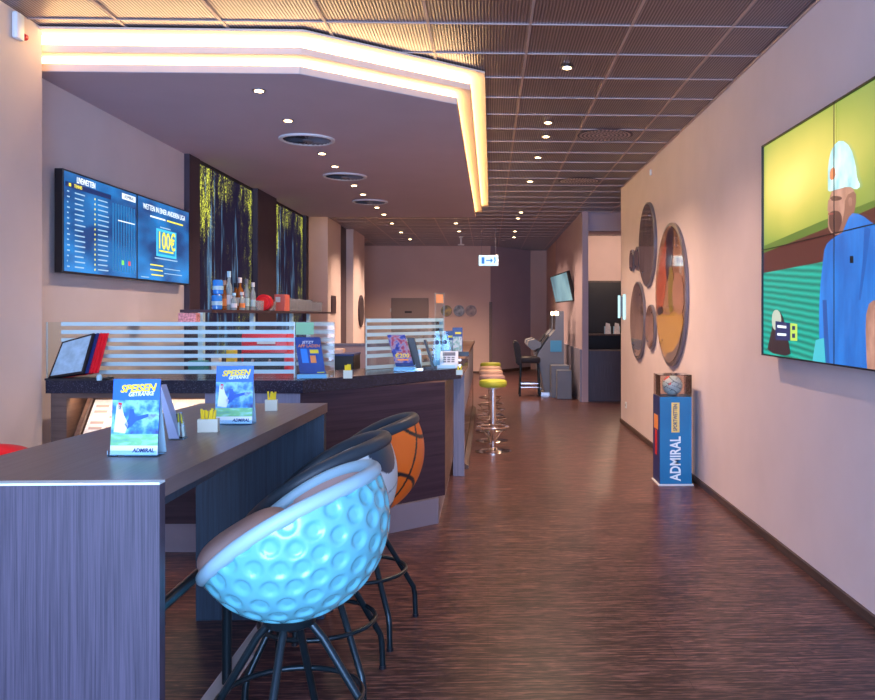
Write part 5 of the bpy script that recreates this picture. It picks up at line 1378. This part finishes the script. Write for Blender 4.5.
# gaming chair
t = thing('terminal_chair', 'black upholstered stool chair with backrest facing the betting terminals', 'chair', (.68, 15.1, 0))
bm = B(); prism_ax(bm, [(.44, .96), (.50, .99), (.56, .90), (.60, .60), (.57, .54), (.50, .56)], 14.9, 15.32, 'y'); bmesh.ops.bevel(bm, geom=bm.edges[:], offset=.018, segments=2, affect='EDGES'); obj('backrest', bm, M['black_soft'], t, smooth=True)
bm = B(); box(bm, .55, .92, 14.9, 15.32, .58, .69, bev=.03); obj('seat', bm, M['black_soft'], t, smooth=True)
for sx_, sy_ in ((.58, 14.93), (.58, 15.29), (.89, 14.93), (.89, 15.29)):
    bm = B(); tube(bm, [(sx_, sy_, .58), (sx_+(.02 if sx_ > .7 else -.02), sy_, .002)], .016, 10); obj('leg', bm, M['black_metal'], t, smooth=True)
obj('foot_plate', boxb(.58, .91, 14.93, 15.28, .215, .235), M['chrome'], t); obj('foot_plate', boxb(.58, .91, 14.93, 15.28, .15, .165), M['chrome'], t)
# things in the side room
a = at(591, 350, y=13.98)
t = thing('wood_divider', 'grey-brown low wooden divider closing the opening beside the partition', 'divider', (2.0, 14.0, 0))
obj('panel', boxb(PX1+.005, 2.9, 14.0, 14.08, 0, a.z-.02), M['table_side'], t); obj('cap', boxb(PX1+.005, 2.9, 13.99, 14.09, a.z-.02, a.z), M['bar_brown'], t)
a, b = at(589, 282.5, y=17.0), at(617, 350, y=17.0)
t = thing('black_display', 'large black panel on the wall of the side room beyond the divider', 'black panel', ((a.x+b.x)/2, 17, 1))
obj('panel', boxb(a.x-.1, b.x+.6, 18.1, 18.199, .6, at(600, 282.5, y=18.1).z), M['black'], t)
obj('frame', boxb(a.x-.14, b.x+.64, 18.15, 18.1995, .55, at(600, 282.5, y=18.1).z+.04), M['base'], t)
t = thing('side_shelf', 'dark shelf with papers in the side room behind the divider', 'shelf', (2.2, 16.5, 0))
z_ = at(600, 334, y=16.5).z
obj('board', boxb(1.75, 3.0, 16.4, 16.8, z_-.03, z_), M['base'], t); obj('side', boxb(1.75, 1.80, 16.4, 16.8, 0, z_-.03), M['base'], t); obj('side', boxb(2.95, 3.0, 16.4, 16.8, 0, z_-.03), M['base'], t)
obj('back', boxb(1.80, 2.95, 16.76, 16.8, 0, z_-.03), M['black'], t)
for k, (px, lab) in enumerate(((608, 'white paper stack standing on the dark side-room shelf, left one'), (617, 'white paper stack standing on the dark side-room shelf, right one'))):
    c = at(px, 330, y=16.5)
    tt = thing('paper_stack', lab, 'papers', (c.x, 16.5, z_)); bm = B(); prism_ax(bm, [(c.x-.06, z_+.001), (c.x+.05, z_+.001), (c.x+.03, z_+.20), (c.x-.04, z_+.22)], 16.45, 16.52, 'y'); obj('pages', bm, M['paper'], tt)
    obj('cover', boxb(c.x-.07, c.x+.06, 16.522, 16.54, z_+.001, z_+.15), M['pale_blue'], tt)

t = thing('side_room_fill_lamp', 'added round ceiling lamp, out of view, brightening the side room beyond the opening', 'lamp', (2.7, 16.2, CE-.0075))  # added lamp hidden behind the header, brightens the side room wall
bm = B(); lathe(bm, [(.22, 0), (.22, -.03), (.20, -.035), (.20, -.01)], (2.7, 16.2, CE-.0075), 32); obj('rim', bm, M['steel'], t, smooth=True)
bm = B(); lathe(bm, [(.195, -.020), (.195, -.028)], (2.7, 16.2, CE-.0075), 32); obj('diffuser', bm, mat('side_fill_glow', (1, .8, .6), .5, em=(1, .75, .5), es=8), t)
lp = bpy.data.lights.new('side_fill', 'POINT'); lp.energy = 55; lp.color = (1, .75, .55); lp.shadow_soft_size = .12
lpo = bpy.data.objects.new('side_fill', lp); COL.objects.link(lpo); lpo.location = (2.7, 16.2, CE-.2)
# ------------------------------------------------------------------ light
w = bpy.data.worlds.new('world'); S.world = w; w.use_nodes = True
w.node_tree.nodes['Background'].inputs[0].default_value = (.45, .65, 1, 1); w.node_tree.nodes['Background'].inputs[1].default_value = 1.0
def area(name, loc, rot, sx, sy, e, c):
    l = bpy.data.lights.new(name, 'AREA'); l.shape = 'RECTANGLE'; l.size = sx; l.size_y = sy; l.energy = e; l.color = c
    o = bpy.data.objects.new(name, l); COL.objects.link(o); o.location = loc; o.rotation_euler = rot; return o
# daylight entering through the shop window behind the camera
area('window_daylight', (-.4, YB-.15, 1.55), (PI/2, 0, 0), 4.2, 2.6, 350, (.43, .61, 1.0))
S.cycles.max_bounces = 8
S.cycles.transparent_max_bounces = 24
S.cycles.sample_clamp_indirect = 6
